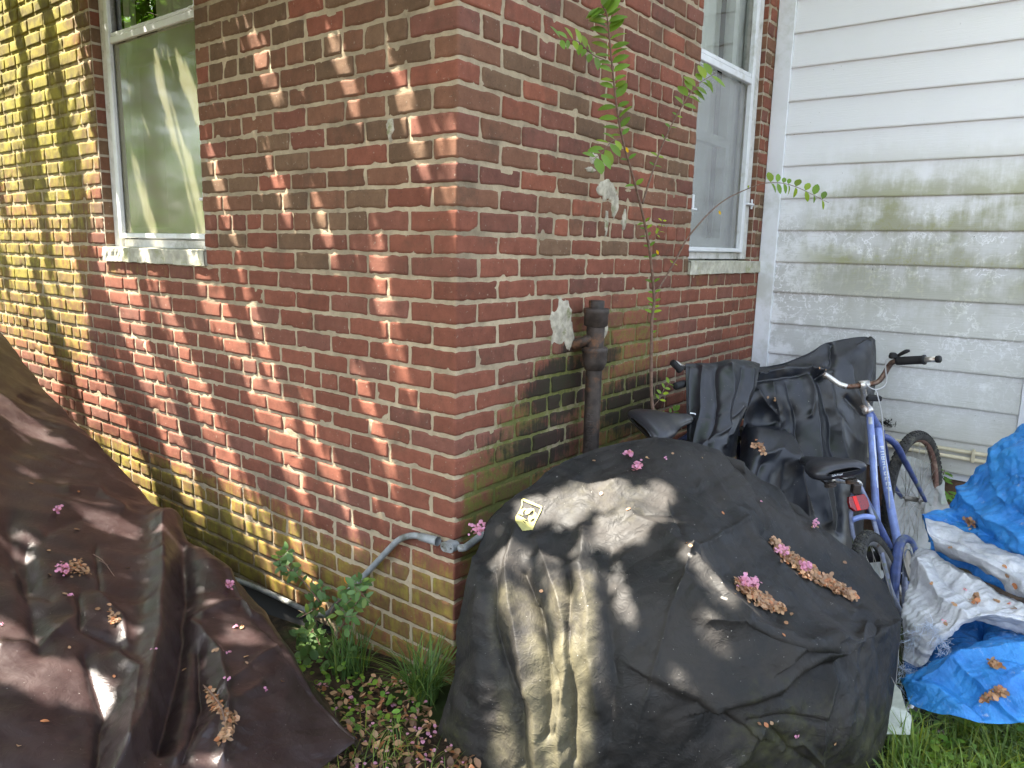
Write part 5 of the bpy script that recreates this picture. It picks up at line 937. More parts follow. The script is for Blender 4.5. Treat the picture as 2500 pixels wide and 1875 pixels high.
tw = [br('twig', [A_(1308, 130), A_(1280, 118, .02), A_(1245, 88, .04), A_(1200, 84, .05)], .002, .0008), br('twig', [A_(1340, 300), A_(1322, 305, .02), A_(1300, 330, .03), A_(1280, 345, .04)], .002, .0008), br('twig', [A_(1410, 925), A_(1430, 905, .02), A_(1455, 890, .03), A_(1462, 888, .04)], .0018, .0008), br('twig', [A_(1409, 880), A_(1425, 862, .02), A_(1435, 840, .03), A_(1450, 825, .04)], .0018, .0008), br('twig', [A_(1413, 640), A_(1430, 610, .02), A_(1462, 560, .05), A_(1492, 500, .02)], .0018, .0008), br('twig', [A_(1400, 520), A_(1425, 500, .02), A_(1432, 470, .02)], .0015, .0007)]
lv = Leaves()
def row(P_, t0, t1, n_, L, y=0, wild=.5, dens=1):
    k = len(P_)
    for i in range(n_):
        t = t0 + (t1 - t0) * (i + R6.random() * .4) / n_; j = min(int(t * (k - 1)), k - 2); p = P_[j] + (P_[j + 1] - P_[j]) * (t * (k - 1) - j); T = unit(P_[j + 1] - P_[j])
        for s in (-1, 1):
            if R6.random() > dens: continue
            sd = unit(np.cross(T, -M[2])) * s; d = unit(sd + T * R6.uniform(.3, .8) + rv(.35) * wild); l = L * R6.uniform(.7, 1.15); yy = y if R6.random() < .8 else y + .5
            lv.add(p + d * .003, d, unit(UPZ * .8 + M[2] * .7 + rv(.3)), l, l * R6.uniform(.46, .58), gcol(yy), R6.uniform(.05, .3), 'o')
row(main, .70, 1, 21, .062, .25); row(main, .60, .72, 3, .04); row(main, .47, .55, 5, .026, .1); row(main, .33, .45, 5, .032, .3); row(main, .25, .33, 3, .022, .2, .5, .5)
row(brB, .72, 1, 8, .055, .2); row(brB, .0, .72, 5, .02, .9, .6, .25); row(brC, .62, 1, 7, .068, .35); row(brC, .25, .62, 5, .03, .05); row(tw[0], .25, 1, 7, .042, .2); row(tw[1], .2, 1, 5, .056, .2); row(tw[2], .3, 1, 6, .026, .2); row(tw[3], .3, 1, 4, .028, .5); row(tw[5], .3, 1, 4, .018, .9)
for x, y in ((1553, 455), (1418, 540), (1352, 318)): lv.add(A_(x, y, .03), np.array([.2, .5, -.8]), M[2], .022, .010, (6, 1.9, .1), .1)
lv.build('leaves', M_LEAF, sp)
# creeping shrub at the foot of the left wall
sh = thing('wild_shrub', (-.42, -.2, -.05), 'small wild shrub with round dull green leaves under the sloping conduit', 'shrub')
yb = lambda x, y, d=-.10: at(x, y, 1, d)
shb = [[yb(640, 1470, -.2), yb(680, 1400), yb(686, 1360), yb(675, 1310), yb(690, 1290), yb(700, 1255)], [yb(690, 1480, -.2), yb(700, 1420, -.14), yb(680, 1370, -.14), yb(668, 1340), yb(655, 1320)], [yb(700, 1350, -.14), yb(730, 1300, -.14), yb(760, 1290, -.14), yb(790, 1280, -.14)], [yb(690, 1300, -.12), yb(655, 1255, -.12), yb(620, 1225), yb(604, 1200)], [yb(700, 1420, -.18), yb(740, 1350, -.18), yb(768, 1305, -.2), yb(780, 1290, -.2)]]
lv = Leaves()
for P0_ in shb:
    P_ = spline(P0_, 6); V, F = tube(P_, np.linspace(.0035, .0012, len(P_)), 6); obj('stem', V, F, M_BARK, sh); row(P_, .3, 1, 8, .040, .0, 1.2)
    for q in range(3):
        j = R6.randrange(len(P_) // 2, len(P_)); tq = spline([P_[j], P_[j] + rv(.04) + UPZ * .02 + M[2] * .03, P_[j] + rv(.06) + UPZ * .03 + M[2] * .07], 4); V, F = tube(tq, .001, 5); obj('twig', V, F, M_BARK, sh); row(tq, .2, 1, 4, .038, .0, 1)
for i in range(60):
    p = yb(R6.uniform(640, 770), R6.uniform(1375, 1490), R6.uniform(-.24, -.12)); p[2] = max(p[2], gz(p[0], p[1]) + .02); l = R6.uniform(.025, .05); lv.add(p, unit(rv(1) + UPZ * .3), unit(M[2] + UPZ + rv(.4)), l, l * R6.uniform(.55, .8), gcol(R6.uniform(-.1, .3)), .15, 'r')
lv.add(yb(745, 1245, -.12), np.array([.3, 0, -.6]), M[2], .03, .014, (7, 1.2, .3), .1); lv.build('leaves', M_SHRUB, sh)
def blades(name, spots, mat, label, cat, origin, n_, L, w, lean=.5, stuff=False, group=None):
    V = []; F = []; C_ = []; k = 0
    for _ in range(n_):
        x, y = spots(); z = float(gz(x, y)); l = L * R6.uniform(.5, 1.2); a = R6.uniform(0, 2 * math.pi); ln = lean * R6.uniform(.2, 1.4); dr = np.array([math.cos(a), math.sin(a), 0]); sd = np.array([-dr[1], dr[0], 0]); ww = w * R6.uniform(.6, 1.2); c = gcol(R6.choice([0, 0, .1, .3, .7])); S = 6
        for i in range(S + 1):
            t = i / S; p = np.array([x, y, z - .01]) + dr * l * ln * t ** 1.6 + UPZ * l * (t - .42 * ln * t ** 2.6) ; hw = ww * .5 * (1 - t ** 2.2) + .0002
            V += [p - sd * hw, p + sd * hw]; C_ += [c, c]
        F += [(k + 2 * i, k + 2 * i + 1, k + 2 * i + 3, k + 2 * i + 2) for i in range(S)]; k += 2 * (S + 1)
    o = obj(name, V, F, mat, None, {'bcol': np.array(C_)}, True, None, origin); tag(o, label, cat, group, 'stuff' if stuff else None); return o
def disc(cx, cy, r): 
    def f():
        a = R6.uniform(0, 6.283); q = r * math.sqrt(R6.random()); return cx + q * math.cos(a), cy + q * math.sin(a)
    return f
def inpoly(poly, keep=lambda x, y: True):
    xs = [p[0] for p in poly]; ys = [p[1] for p in poly]
    def f():
        while True:
            x, y = R6.uniform(min(xs), max(xs)), R6.uniform(min(ys), max(ys)); c = False; j = len(poly) - 1
            for i in range(len(poly)):
                if (poly[i][1] > y) != (poly[j][1] > y) and x < (poly[j][0] - poly[i][0]) * (y - poly[i][1]) / (poly[j][1] - poly[i][1]) + poly[i][0]: c = not c
                j = i
            if c and keep(x, y): return x, y
    return f
gnd = lambda x, y: at(x, y, 2, 0)[:2]
blades('grass_tuft', disc(-.02, -.13, .05), M_SHRUB, 'dark arching grass tuft at the very foot of the brick corner', 'grass tuft', (-.03, -.12, 0), 190, .26, .0055, .75)
blades('grass_tuft', disc(-.36, -.16, .07), M_SHRUB, 'upright bright grass tuft under the wild shrub leaves', 'grass tuft', (-.36, -.16, -.05), 100, .22, .006, .5)
lawn = blades('lawn_grass', inpoly([gnd(1915, 1590), gnd(1935, 1545), gnd(2080, 1572), gnd(2330, 1545), gnd(2600, 1659), gnd(2500, 2000), gnd(1900, 1900)], lambda x, y: vn(np.array([[x * 6, y * 6, 0]]), 8)[0] > -.45), M_GRASS, None, None, (1.6, .5, 0), 3600, .15, .0052, .7, True)
blades('grass_tuft', disc(*gnd(2085, 1590), .05), M_GRASS, 'tall loose grass tuft reaching up over the lower blue tarp', 'grass tuft', (*gnd(2085, 1590), 0), 90, .30, .0055, .75)
blades('grass_tuft', disc(*gnd(1960, 1652), .07), M_GRASS, 'long grass tuft by the plastic flap at the right foot of the cover', 'grass tuft', (*gnd(1960, 1652), 0), 90, .22, .0055, .75)
blades('thin_grass', inpoly([(-.28, -.50), (.12, -.30), (.40, -.38), (.4, -.8), (-.1, -.8)]), M_GRASS, None, None, (.1, -.45, 0), 340, .12, .0022, 1.0, True)
# small broad leaves among the grass
lv = Leaves(); f_ = inpoly([gnd(1930, 1560), gnd(2400, 1560), gnd(2600, 1700), gnd(1900, 1900)])
for i in range(700):
    x, y = f_(); l = R6.uniform(.012, .032); lv.add(np.array([x, y, R6.uniform(.01, .09)]), unit(rv(1) * np.array([1, 1, .3])), unit(UPZ + rv(.4)), l, l * .75, gcol(R6.uniform(-.1, .5)), .1, 'r')
o = lv.build('ground_cover', M_LEAF, None, (1.6, .5, 0)); tag(o, kind='stuff')
lv = Leaves(); f_ = inpoly([(-.75, -.32), (-.1, -.1), (.1, -.25), (0, -.45), (-.5, -.4)])
for i in range(160):
    x, y = f_(); l = R6.uniform(.012, .03); lv.add(np.array([x, y, float(gz(x, y)) + R6.uniform(.01, .06)]), unit(rv(1) * np.array([1, 1, .3])), unit(UPZ + rv(.4)), l, l * .6, gcol(R6.uniform(-.1, .5)), .1, 'r')
tag(lv.build('ground_cover', M_LEAF, None, (-.3, -.3, 0)), kind='stuff')
# weeds under the siding
for q, (x, y, lab) in enumerate(((2040, 1015, 'small weed with pointed leaves against the siding foot, above its twin'), (2048, 1060, 'small weed half hidden behind the blue tarp, lower of the pair by the siding'))):
    c = at(x, y, 1, 2.56); tw_ = thing('weed', (float(c[0]), 2.56, 0), lab, 'weed', None); P_ = spline([(c[0], 2.56, 0), (c[0] - .01, 2.55, c[2] * .6), c], 5); V, F = tube(P_, .002, 6); obj('stem', V, F, M_BARK, tw_); lv = Leaves()
    for i in range(11): a = i * 2.4; l = R6.uniform(.04, .06); lv.add(c - UPZ * R6.uniform(0, .07), np.array([math.cos(a), -abs(math.sin(a)) * .6, R6.uniform(-.4, .3)]), unit(UPZ + M[2]), l, l * .4, gcol(), .2, 'e')
    lv.build('leaves', M_LEAF, tw_)
# ------------------------------------------------------------------ fallen leaves and blossom
DR = [(1, 1, 1), (.8, .75, .7), (1.2, 1.1, .95), (.6, .5, .42), (1.35, 1.2, 1.1), (1.1, .7, .5)]
def dry(lv, p, n_, l): lv.add(p, unit(np.cross(n_, rv(1)) + n_ * R6.uniform(-.15, .15)), unit(n_ + rv(.45)), l, l * R6.uniform(.5, .95), R6.choice(DR), R6.uniform(-.25, .35), R6.choice('eor'))
def pile(name, key, line, wid, cnt, label, cat, pk=0, size=(.008, .019), group=None, hgt=.010, pc=None):
    dl = Leaves(); pls = []; L_ = np.array(line, float); q0, _ = on(key, *L_.mean(0))
    for i in range(cnt):
        j = R6.randrange(len(L_) - 1) if len(L_) > 1 else 0; t = R6.random(); c = L_[j] * (1 - t) + L_[min(j + 1, len(L_) - 1)] * t; r = R6.gauss(0, 1); w_ = wid * (.5 + .5 * math.sin(math.pi * (j + t) / max(1, len(L_) - 1))) if len(L_) > 1 else wid
        c = c + np.array([R6.gauss(0, .42), R6.gauss(0, .42)]) * w_; p, n_ = on(key, c[0], c[1], .002 + R6.random() * hgt); dry(dl, p, n_, R6.uniform(*size))
    if pk:
        C0 = pc or [tuple(L_[0])]
        for (cx, cy) in C0:
            pl = Leaves(); pls.append(pl)
            for i in range(pk // len(C0)):
                p, n_ = on(key, cx + R6.gauss(0, wid * .42), cy + R6.gauss(0, wid * .35), .006 + R6.random() * (hgt + .006)); l = R6.uniform(.007, .013); pl.add(p, unit(np.cross(n_, rv(1)) + n_ * .4), unit(n_ + rv(.9)), l, l * 1.0, (R6.uniform(.8, 1.2),) * 3, .3, 'r')
    t = thing(name, q0, label, cat, group)
    if cnt: dl.build('dry_leaves', M_DRY, t)
    for l_ in pls: l_.build('petals', M_PINK, t)
pile('leaf_pile', 'cover', [(1668, 1165), (1700, 1200), (1745, 1235), (1800, 1262), (1848, 1288)], 14, 1150, 'long trail of dry leaves and pink blossom in the right hollow of the black cover', 'leaf pile', 90, pc=[(1682, 1190), (1735, 1225)])
pile('leaf_pile', 'cover', [(1595, 1255), (1615, 1275), (1650, 1298), (1685, 1312)], 15, 620, 'shorter heap of dry leaves and bright pink blossom on the black cover front rim', 'leaf pile', 100, pc=[(1600, 1258), (1622, 1262)])
pile('leaf_pile', 'brown', [(135, 1232), (165, 1222), (190, 1235)], 17, 150, 'round clump of withered pink blossom beside a twig on the brown tarp', 'leaf pile', 40, (.008, .016))
pile('leaf_pile', 'brown', [(450, 1490), (475, 1530), (505, 1555), (478, 1600)], 11, 190, 'crooked strip of dry leaves and lichen twig near the lower middle of the brown tarp', 'leaf pile', 0, (.010, .02))
pile('leaf_pile', 'brown', [(238, 1322), (245, 1345)], 7, 34, 'small purple brown clump of withered petals in the middle of the brown tarp', 'leaf pile', 0, (.008, .015))
pile('leaf_pile', 'silver2', [(2110, 1285), (2100, 1300)], 7, 40, 'dry leaves in a dip of the silver tarp beside the fold', 'leaf pile', 0)
pile('leaf_pile', 'blue2', [(2125, 1510), (2150, 1495), (2165, 1480)], 9, 60, 'dry leaves scattered low on the blue tarp above the grass', 'leaf pile', 0)
pile('leaf_pile', 'blue2', [(2140, 1428), (2160, 1434)], 7, 36, 'flat patch of dry leaves on the lower blue tarp, near the right edge', 'leaf pile', 0)
pile('leaf_pile', 'blue1', [(2085, 1125), (2105, 1135)], 8, 34, 'reddish dry leaves caught high on the upper blue tarp', 'leaf pile', 0)
pile('leaf_pile', 'bc2', [(1648, 975), (1640, 958), (1625, 960)], 7, 60, 'dry leaves caught in the hollow of the big nylon sheet', 'leaf pile', 0)
pile('blossom', 'cover', [(1376, 1010)], 9, 0, 'pink crape myrtle blossom on top of the black cover, larger of two', 'blossom', 46)
pile('blossom', 'cover', [(1361, 981)], 7, 2, 'small pink blossom with a yellow leaf at the back top of the black cover', 'blossom', 26)
pile('blossom', 'brown', [(495, 1266)], 7, 0, 'fresh bright pink blossom near the right edge of the brown tarp', 'blossom', 44)
pile('blossom', 'brown', [(120, 1103)], 7, 0, 'pink blossom high on the left of the brown tarp', 'blossom', 24)
pile('blossom', 'cover', [(1757, 1133)], 5, 3, 'little pink blossom beside the blue bicycle edge of the black cover', 'blossom', 12)
def litter(name, key, pts, parent=None, size=(.009, .017), pinkp=.3):
    dl = Leaves(); pl = Leaves()
    for x, y in pts:
        p, n_ = on(key, x, y, .003)
        if R6.random() < pinkp: l = R6.uniform(.006, .012); [pl.add(p + rv(.004), unit(np.cross(n_, rv(1))), unit(n_ + rv(.5)), l, l, (1, 1, 1), .3, 'r') for _ in range(3)]
        else: dry(dl, p, n_, R6.uniform(*size))
    if dl.n: tag(dl.build(name, M_DRY, None, on(key, *pts[0])[0]), kind='stuff')
    if pl.n: tag(pl.build('petals', M_PINK, None, on(key, *pts[0])[0]), kind='stuff')
litter('leaf_litter', 'brown', [(160, 1140), (110, 1240), (130, 1280), (145, 1285), (148, 1281), (235, 1300), (240, 1308), (210, 1315), (455, 1408), (462, 1406), (487, 1405), (500, 1405), (540, 1412), (530, 1425), (485, 1462), (578, 1488), (610, 1470), (275, 1222), (105, 1188), (40, 1610), (110, 1560), (400, 1440), (150, 1400), (250, 1460), (512, 1352), (518, 1355), (525, 1345), (170, 1060), (60, 1040), (330, 1400), (5, 1350)], None, (.012, .022))
litter('leaf_litter', 'cover', [(1280, 990), (1450, 975), (1440, 985), (1520, 985), (1395, 985), (1695, 1370), (1640, 1565), (1655, 1560), (1668, 1570), (1720, 1595), (1170, 1275), (1480, 1170), (1492, 1180), (1700, 1345), (1710, 1320), (1830, 1210), (1590, 1280), (1350, 1100), (1300, 1060), (1560, 1100), (1640, 1080), (1805, 1610)], None, (.010, .018), .25)
litter('leaf_litter', 'silver1', [(2165, 1215), (2170, 1240), (2050, 1180), (2190, 1262)] * 2, None, (.01, .02), .1); litter('leaf_litter', 'silver2', [(2085, 1270), (2160, 1295), (2180, 1300), (2195, 1312), (2060, 1300), (2035, 1340), (2010, 1260), (2150, 1290)] * 2, None, (.01, .02), .1)
litter('leaf_litter', 'bc2', [(1785, 792), (1770, 795), (1663, 860), (1668, 870), (1672, 865)], None, (.01, .016), 0)
# leaf litter on the soil in front of the corner and in the grass
for nm_, poly, cnt in (('leaf_litter', [(-.4, -.36), (-.1, -.06), (.12, -.22), (.42, -.30), (.5, -.8), (.05, -.7)], 1100), ('leaf_litter', [gnd(1940, 1520), gnd(2400, 1570), gnd(2500, 1700), gnd(1920, 1700)], 350)):
    f_ = inpoly(poly); dl = Leaves(); pl = Leaves()
    for i in range(cnt):
        x, y = f_(); p = np.array([x, y, float(gz(x, y)) + R6.uniform(.006, .03)])
        if R6.random() < .8: dl.add(p, unit(rv(1) * np.array([1, 1, .35])), unit(UPZ + rv(.6)), *(lambda l: (l, l * R6.uniform(.35, .7)))(R6.uniform(.012, .036)), R6.choice(DR + [(.35, .3, .28), (.5, .4, .33)]), R6.uniform(-.5, .6), 'e')
        else: l = R6.uniform(.007, .014); pl.add(p, unit(rv(1) * np.array([1, 1, .3])), unit(UPZ + rv(.5)), l, l, (1, 1, 1), .3, 'r')
    tag(dl.build(nm_, M_DRY, None, p), kind='stuff'); tag(pl.build('petals', M_PINK, None, p), kind='stuff')
pl = Leaves()
for i in range(46): p = PD(1035 + R6.gauss(0, 9), 1142 - R6.gauss(0, 6), 2.46) + rv(.01); l = R6.uniform(.007, .013); pl.add(p, unit(rv(1)), unit(M[2] + rv(.5)), l, l, (1, 1, 1), .3, 'r')
t = thing('blossom', PD(1035, 1142, 2.46), 'pink petals heaped between the brick corner and the black cover', 'blossom'); pl.build('petals', M_PINK, t)
# spider web tufts and a twig
tk = thing('twig', on('brown', 210, 1215)[0], 'bare forked twig lying across the withered blossom clump', 'twig')
V, F = tube(spline([on('brown', 198, 1200, .012)[0], on('brown', 218, 1215, .016)[0], on('brown', 246, 1243, .006)[0]], 5), np.linspace(.002, .001, 11), 6); obj('stick', V, F, M_BARK, tk)
V, F = tube([on('brown', 214, 1212, .014)[0], on('brown', 230, 1226, .02)[0], on('brown', 232, 1218, .02)[0]], .0012, 6); obj('fork', V, F, M_BARK, tk)
tk = thing('twig', on('brown', 460, 1500)[0], 'lichen covered grey twig in the crooked leaf strip on the brown tarp', 'twig')
V, F = tube(spline([on('brown', 440, 1483, .01)[0], on('brown', 465, 1500, .02)[0], on('brown', 482, 1530, .02)[0], on('brown', 490, 1560, .01)[0]], 5), [.0026] * 16, 7); obj('stick', V, F, M_BARK, tk)
bn = PS(2165, 1033, 3.9); t = thing('spider_nest', bn, 'tangled dark spider nest on the siding beside the brake cable', 'nest'); mb = MB(); bn = ats(2165, 1033, 1, SLIP - .025)
for i in range(26): a = bn + np.array([R6.gauss(0, .02), R6.gauss(0, .006), R6.gauss(0, .008)]); mb.tube(spline([a, a + rv(.02), a + rv(.03) * np.array([1, .3, .5])], 3), .0013, 4)
mb.build('strands', M_DARK, t)
# ------------------------------------------------------------------ crape myrtle whose crown shades the corner, standing left of and behind the camera
TR = np.random.RandomState(4)
tree = thing('crape_myrtle_tree', (-3.3, -2.9, 0), 'multi-stemmed crape myrtle whose leafy crown overhangs the brick corner', 'tree')
e1 = unit(np.cross(SUND, [0, 1, 0])); e2 = np.cross(SUND, e1)
if e1[0] < 0: e1 = -e1
if e2[1] < 0: e2 = -e2
ab = lambda P: np.stack([np.atleast_2d(P) @ e1, np.atleast_2d(P) @ e2], 1)
# gaps in the crown: places that catch sun, with their radius across the light
def wl(*p): return [at(x, y, 1, 0) for x, y in p]
gaps = []
def gline(pts, r, n_=None):
    for a, b in zip(pts[:-1], pts[1:]):
        L = np.linalg.norm(ab(b) - ab(a)); k = n_ or max(1, int(L / (r * .9)))
        for i in range(k + 1): gaps.append((*ab(a + (b - a) * i / k)[0], r * TR.uniform(.75, 1.15)))
for pts, r in (([(130, 0), (190, 330), (255, 620)], .05), ([(60, 0), (110, 330), (165, 700)], .055), ([(0, 250), (50, 560), (120, 880)], .06), ([(10, 60), (20, 300)], .05), ([(225, 560), (300, 760), (400, 1010)], .040), ([(440, 640), (500, 720), (560, 860), (640, 1020)], .024), ([(340, 640), (430, 860), (520, 1080), (620, 1270)], .035), ([(180, 800), (260, 960), (330, 1100)], .05), ([(540, 650), (580, 780)], .020), ([(830, 640), (858, 770)], .022), ([(833, 560), (850, 700)], .014), ([(590, 370), (612, 430)], .020), ([(728, 120), (760, 205)], .020), ([(880, 225), (905, 320)], .020), ([(640, 1170), (700, 1320)], .020), ([(470, 390), (490, 470)], .018), ([(600, 860), (640, 960)], .018), ([(660, 900), (700, 1000)], .016), ([(720, 1000), (760, 1130)], .014), ([(250, 560), (285, 620), (300, 700)], .03), ([(300, 100), (350, 260), (400, 500)], .02), ([(340, 60), (390, 170)], .018), ([(250, 300), (300, 480)], .016), ([(500, 1000), (600, 1200)], .022), ([(560, 120), (575, 160)], .016), ([(700, 480), (715, 540)], .014), ([(790, 860), (840, 1000)], .016), ([(590, 160), (600, 200)], .014)):
    gline(wl(*pts), r * (1.75 if pts[0][0] < 460 else 1.3))
def sp_(key, pts, r):
    r = r * 1.25
    q = [on(key, x, y)[0] for x, y in pts]
    gaps.append((*ab(q[0])[0], r)) if len(q) == 1 else gline(q, r)
for pts, r in (([(1300, 1052)], .060), ([(1212, 1092)], .048), ([(1142, 1100)], .035), ([(1400, 1078), (1375, 1110), (1320, 1150)], .040), ([(1430, 1060)], .025), ([(1110, 1190), (1118, 1300), (1150, 1420), (1172, 1560), (1190, 1659)], .031), ([(1180, 1210), (1205, 1290), (1222, 1400), (1215, 1500), (1235, 1640)], .021), ([(1250, 1180), (1262, 1280), (1282, 1420)], .015), ([(1560, 1270)], .024), ([(1500, 1190)], .020), ([(1530, 1340)], .012), ([(1075, 1200), (1080, 1290)], .014), ([(1090, 1600), (1095, 1659)], .02), ([(1330, 1250), (1350, 1320)], .012), ([(1480, 1500)], .012)): sp_('cover', pts, r)
for pts, r in (([(215, 1105), (250, 1130)], .055), ([(40, 900)], .06), ([(515, 1345), (530, 1370)], .035), ([(145, 1470)], .06), ([(60, 1440)], .05), ([(15, 1350)], .03), ([(345, 1135)], .02), ([(270, 1350)], .014), ([(30, 1180)], .035), ([(455, 1300)], .012), ([(120, 950)], .03), ([(455, 1640)], .015)): sp_('brown', pts, r)
gaps = np.array(gaps)
N0 = 190000
KP = ab(np.array([(-4.2, 0, 0), (-4.2, 0, 3.1), (0, 0, 3.1), (0, 0, 0), (2.6, 0, 0), (2.6, 1.8, 0), (.5, -1.2, 0), (-1.5, -1.2, 0), (-3, -1, 0), (1.5, 1.5, 1)])); (a0, b0), (a1, b1) = KP.min(0) - .1, KP.max(0) + .1
A = TR.uniform(a0, a1, N0); B = TR.uniform(b0, b1, N0)
# how open the crown is: airy over the far left of the wall, dense elsewhere
Pw = A / max(1e-6, e1[0])                                     # roughly the wall x where this leaf's shadow lands
WX = (A / e1[0]); open_ = .52 * ss(-WX, 2.1, 3.0) + .10
nz = vn(np.stack([A / .085, B / .07, B * 0], 1), 71) * .5 + .5
keep = nz > open_ * .9
for g in gaps:
    d = np.hypot(A - g[0], B - g[1]); keep &= d > (g[2] + .018) * (1 + .12 * vn(np.stack([A * 40, B * 40, B * 0], 1), 72))
A, B = A[keep], B[keep]
if len(A) > 115000: s_ = TR.choice(len(A), 115000, False); A, B = A[s_], B[s_]
T = 3.3 + 1.2 * ss(-A / e1[0], .6, 3.2) + TR.uniform(0, 1.3, len(A)); Pc = np.outer(A, e1) + np.outer(B, e2) - np.outer(T, SUND)
for _ in range(5):                                              # leaves that would hang into the picture sit higher up the same ray of light
    Qp = pix(Pc); v_ = (np.sum((Pc - CAM) * -M[2], 1) > 0) & (Qp[:, 0] > -250) & (Qp[:, 0] < 2460) & (Qp[:, 1] > -200) & (Qp[:, 1] < 1800) | (Pc[:, 2] < 2.6); Pc[v_] -= SUND * .7
T0 = Pc[:, 2]; Qp = pix(Pc); vis = (np.sum((Pc - CAM) * -M[2], 1) > 0) & (Qp[:, 0] > -250) & (Qp[:, 0] < 2460) & (Qp[:, 1] > -200) & (Qp[:, 1] < 1800); ok = ~vis & (Pc[:, 2] > 2.6) & ~((Pc[:, 1] > -.12) & (Pc[:, 0] < .15)); Pc = Pc[ok]
def leafcloud(name, P, size, mat, parent, rs, col=None):
    n_ = len(P); d = unit(rs.normal(size=(n_, 3))); u = unit(rs.normal(size=(n_, 3)) * .6 + np.array([0, 0, 1.])); u = unit(u - d * np.sum(u * d, 1)[:, None]); r = np.cross(d, u); L = size * rs.uniform(.7, 1.25, (n_, 1)); w_ = L * .55
    V = np.stack([P - d * L * .5, P + r * w_ * .5, P + d * L * .5, P - r * w_ * .5], 1).reshape(-1, 3); F = np.arange(n_ * 4).reshape(-1, 4); c = np.repeat(rs.uniform(.7, 1.3, (n_, 1)) * np.array([[1, 1, .9]]) if col is None else col, 4, 0)
    return obj(name, V, F, mat, parent, {'bcol': c}, False)
leafcloud('crown', Pc, .066, M_LEAF, tree, TR)
fl_p = np.concatenate([np.array([-3.6, -2.6, 5.4]) + TR.normal(size=(60, 3)) * np.array([.10, .10, .14]) + np.array([TR.uniform(-1, 1), TR.uniform(-1, .2), TR.uniform(-.8, 1)]) for _ in range(14)]); leafcloud('blossom', fl_p, .035, M_PINK, tree, TR)
trk = MB()
for i in range(4):
    a = i * 1.7; trk.tube(spline([(-3.3 + .1 * math.cos(a), -2.9 + .1 * math.sin(a), -.1), (-3.3 + .3 * math.cos(a), -2.9 + .2 * math.sin(a), 1.8), (-3.2 + .6 * math.cos(a), -2.4 + .4 * math.sin(a), 3.6), (-2.9 + 1.1 * math.cos(a), -1.8 + .5 * math.sin(a), 5.0)], 6), np.linspace(.06, .02, 19), 9)
trk.build('trunk', M_BARK, tree)
mb = MB()
for i in range(150):
    a_ = TR.uniform(a0, a0 + (a1 - a0) * .62); b_ = TR.uniform(b0 + (b1 - b0) * .45, b1); t_ = 4.0 + TR.uniform(0, 1); p = e1 * a_ + e2 * b_ - SUND * t_; q = p + np.array([TR.uniform(-.5, .5), TR.uniform(-.1, .1), TR.uniform(-.3, .3)]); m_ = (p + q) / 2 + TR.normal(size=3) * .03
    if min(p[2], q[2]) > 2.7 and not any((pix(k_)[0] > -150).all() and (pix(k_)[0] < 2300).all() for k_ in (p, q, m_)): mb.tube(spline([p, m_, q], 3), .0045, 4)
mb.build('twigs', M_BARK, tree)
for i in range(9):
    a = TR.uniform(-4.2, -.8); p0 = np.array([-3.1 + TR.uniform(-.4, .4), -2.3, 3.6]); p2 = np.array([a, TR.uniform(-1.1, -.6), TR.uniform(4.6, 5.6)])
    V, F = tube(spline([p0, (p0 + p2) / 2 + np.array([0, 0, .5]), p2], 6), np.linspace(.028, .008, 13), 7); obj('limb', V, F, M_BARK, tree)
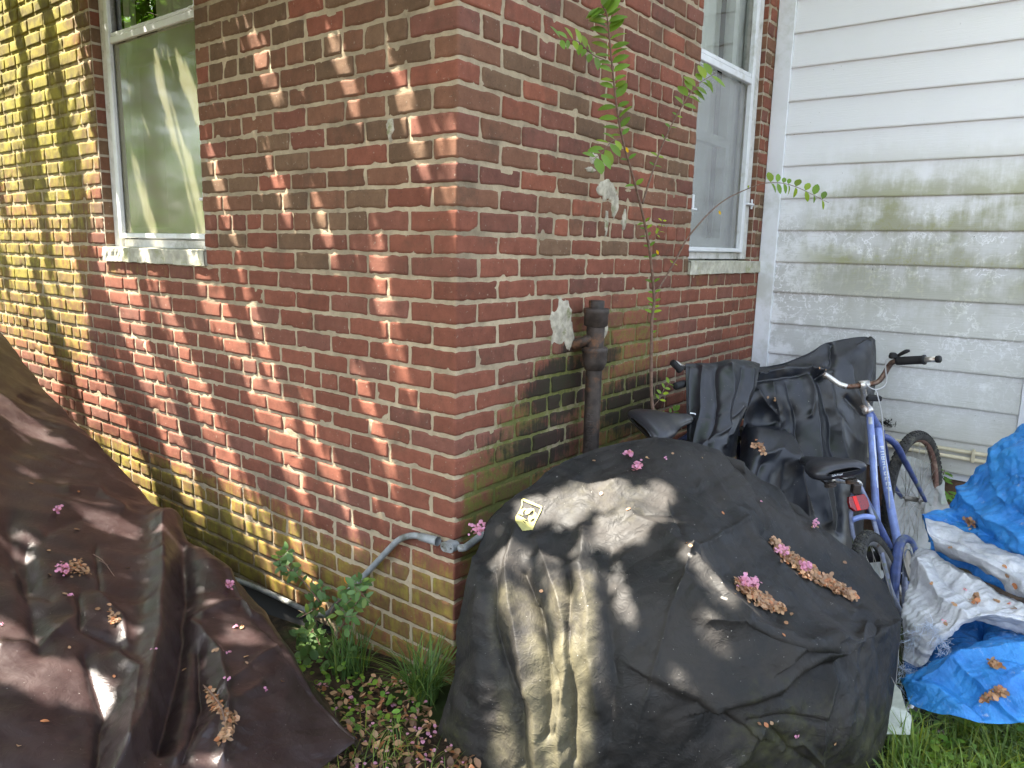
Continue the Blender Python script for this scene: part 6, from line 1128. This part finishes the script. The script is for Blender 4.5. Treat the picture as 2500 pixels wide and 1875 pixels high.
# unseen tree added behind the camera to block overhead sky light on the corner
big = thing('added_shade_tree', (3.9, -4.6, 0), 'tall shade tree behind the camera whose boughs roof over the corner', 'tree')
Pb = np.array([.7, -1.9, 7.6]) + unit(TR.normal(size=(60000, 3))) * (TR.uniform(0, 1, (60000, 1)) ** .4) * np.array([4.6, 3.6, 1.3])
q = ab(Pb); k_ = (vn(Pb * .9, 95) > -.5) & ~((Pb[:, 1] > -.3) & (Pb[:, 0] < .3) & (Pb[:, 2] < 6.1)) & (q[:, 0] / e1[0] > -1.9)
for g in gaps: k_ &= np.hypot(q[:, 0] - g[0], q[:, 1] - g[1]) > g[2] + .035
leafcloud('crown', Pb[k_], .085, M_LEAF, big, TR)
V, F = tube(spline([(3.9, -4.6, -.1), (3.8, -4.5, 2.5), (3.3, -3.9, 5), (2.4, -3, 7)], 6), np.linspace(.2, .07, 19), 12); obj('trunk', V, F, M_BARK, big)
for i in range(7):
    V, F = tube(spline([(3.3, -3.9, 5), (2.2 + TR.uniform(-.6, .8), -2.9 + TR.uniform(-.5, .5), 6.6), (TR.uniform(-2.6, 3.8), TR.uniform(-4, .5), 7.6)], 6), np.linspace(.07, .015, 13), 8); obj('limb', V, F, M_BARK, big)
# yard trees beyond the left of the picture: they give the shade its green and stand in the window reflections
for i, (x, y, h, r, lab) in enumerate(((-8.5, -3.2, 6.5, 2.2, 'broad leafy yard tree nearest to the shaded house wall, out past the tarp'), (-12.5, -6.5, 9, 3.2, 'tall yard tree farther out across the lawn'), (-7.6, -7.6, 7, 2.4, 'rounded yard tree at the lawn edge behind the camera'), (-16, -1.2, 8, 3.0, 'farthest yard tree, beyond the end of the brick house'))):
    t = thing('yard_tree', (x, y, 0), lab, 'tree'); n_ = 9000; d = unit(TR.normal(size=(n_, 3))); cl = np.round(d * 3.2) / 3.2; rr = (TR.uniform(.45, 1, n_) ** .5 * (1 + .25 * vn(d * 3, 80 + i)))[:, None]
    P = np.array([x, y, h * .55]) + d * rr * np.array([r, r, h * .48]); P = P[vn(P * 1.3, 90 + i) > -.35]; P = P[P[:, 2] > .3]; leafcloud('crown', P, .16, M_LEAF, t, TR)
    V, F = tube(spline([(x, y, -.1), (x + .1, y, h * .3), (x, y + .1, h * .75)], 5), np.linspace(.16, .05, 11), 9); obj('trunk', V, F, M_BARK, t)
    V, F = tube(spline([(x, y, h * .25), (x + .5, y + .3, h * .4), (x + .9, y + .3, h * .6)], 5), np.linspace(.08, .03, 11), 7); obj('limb', V, F, M_BARK, t)
for o in bpy.data.objects:
    if '_o' in o.keys(): del o['_o']
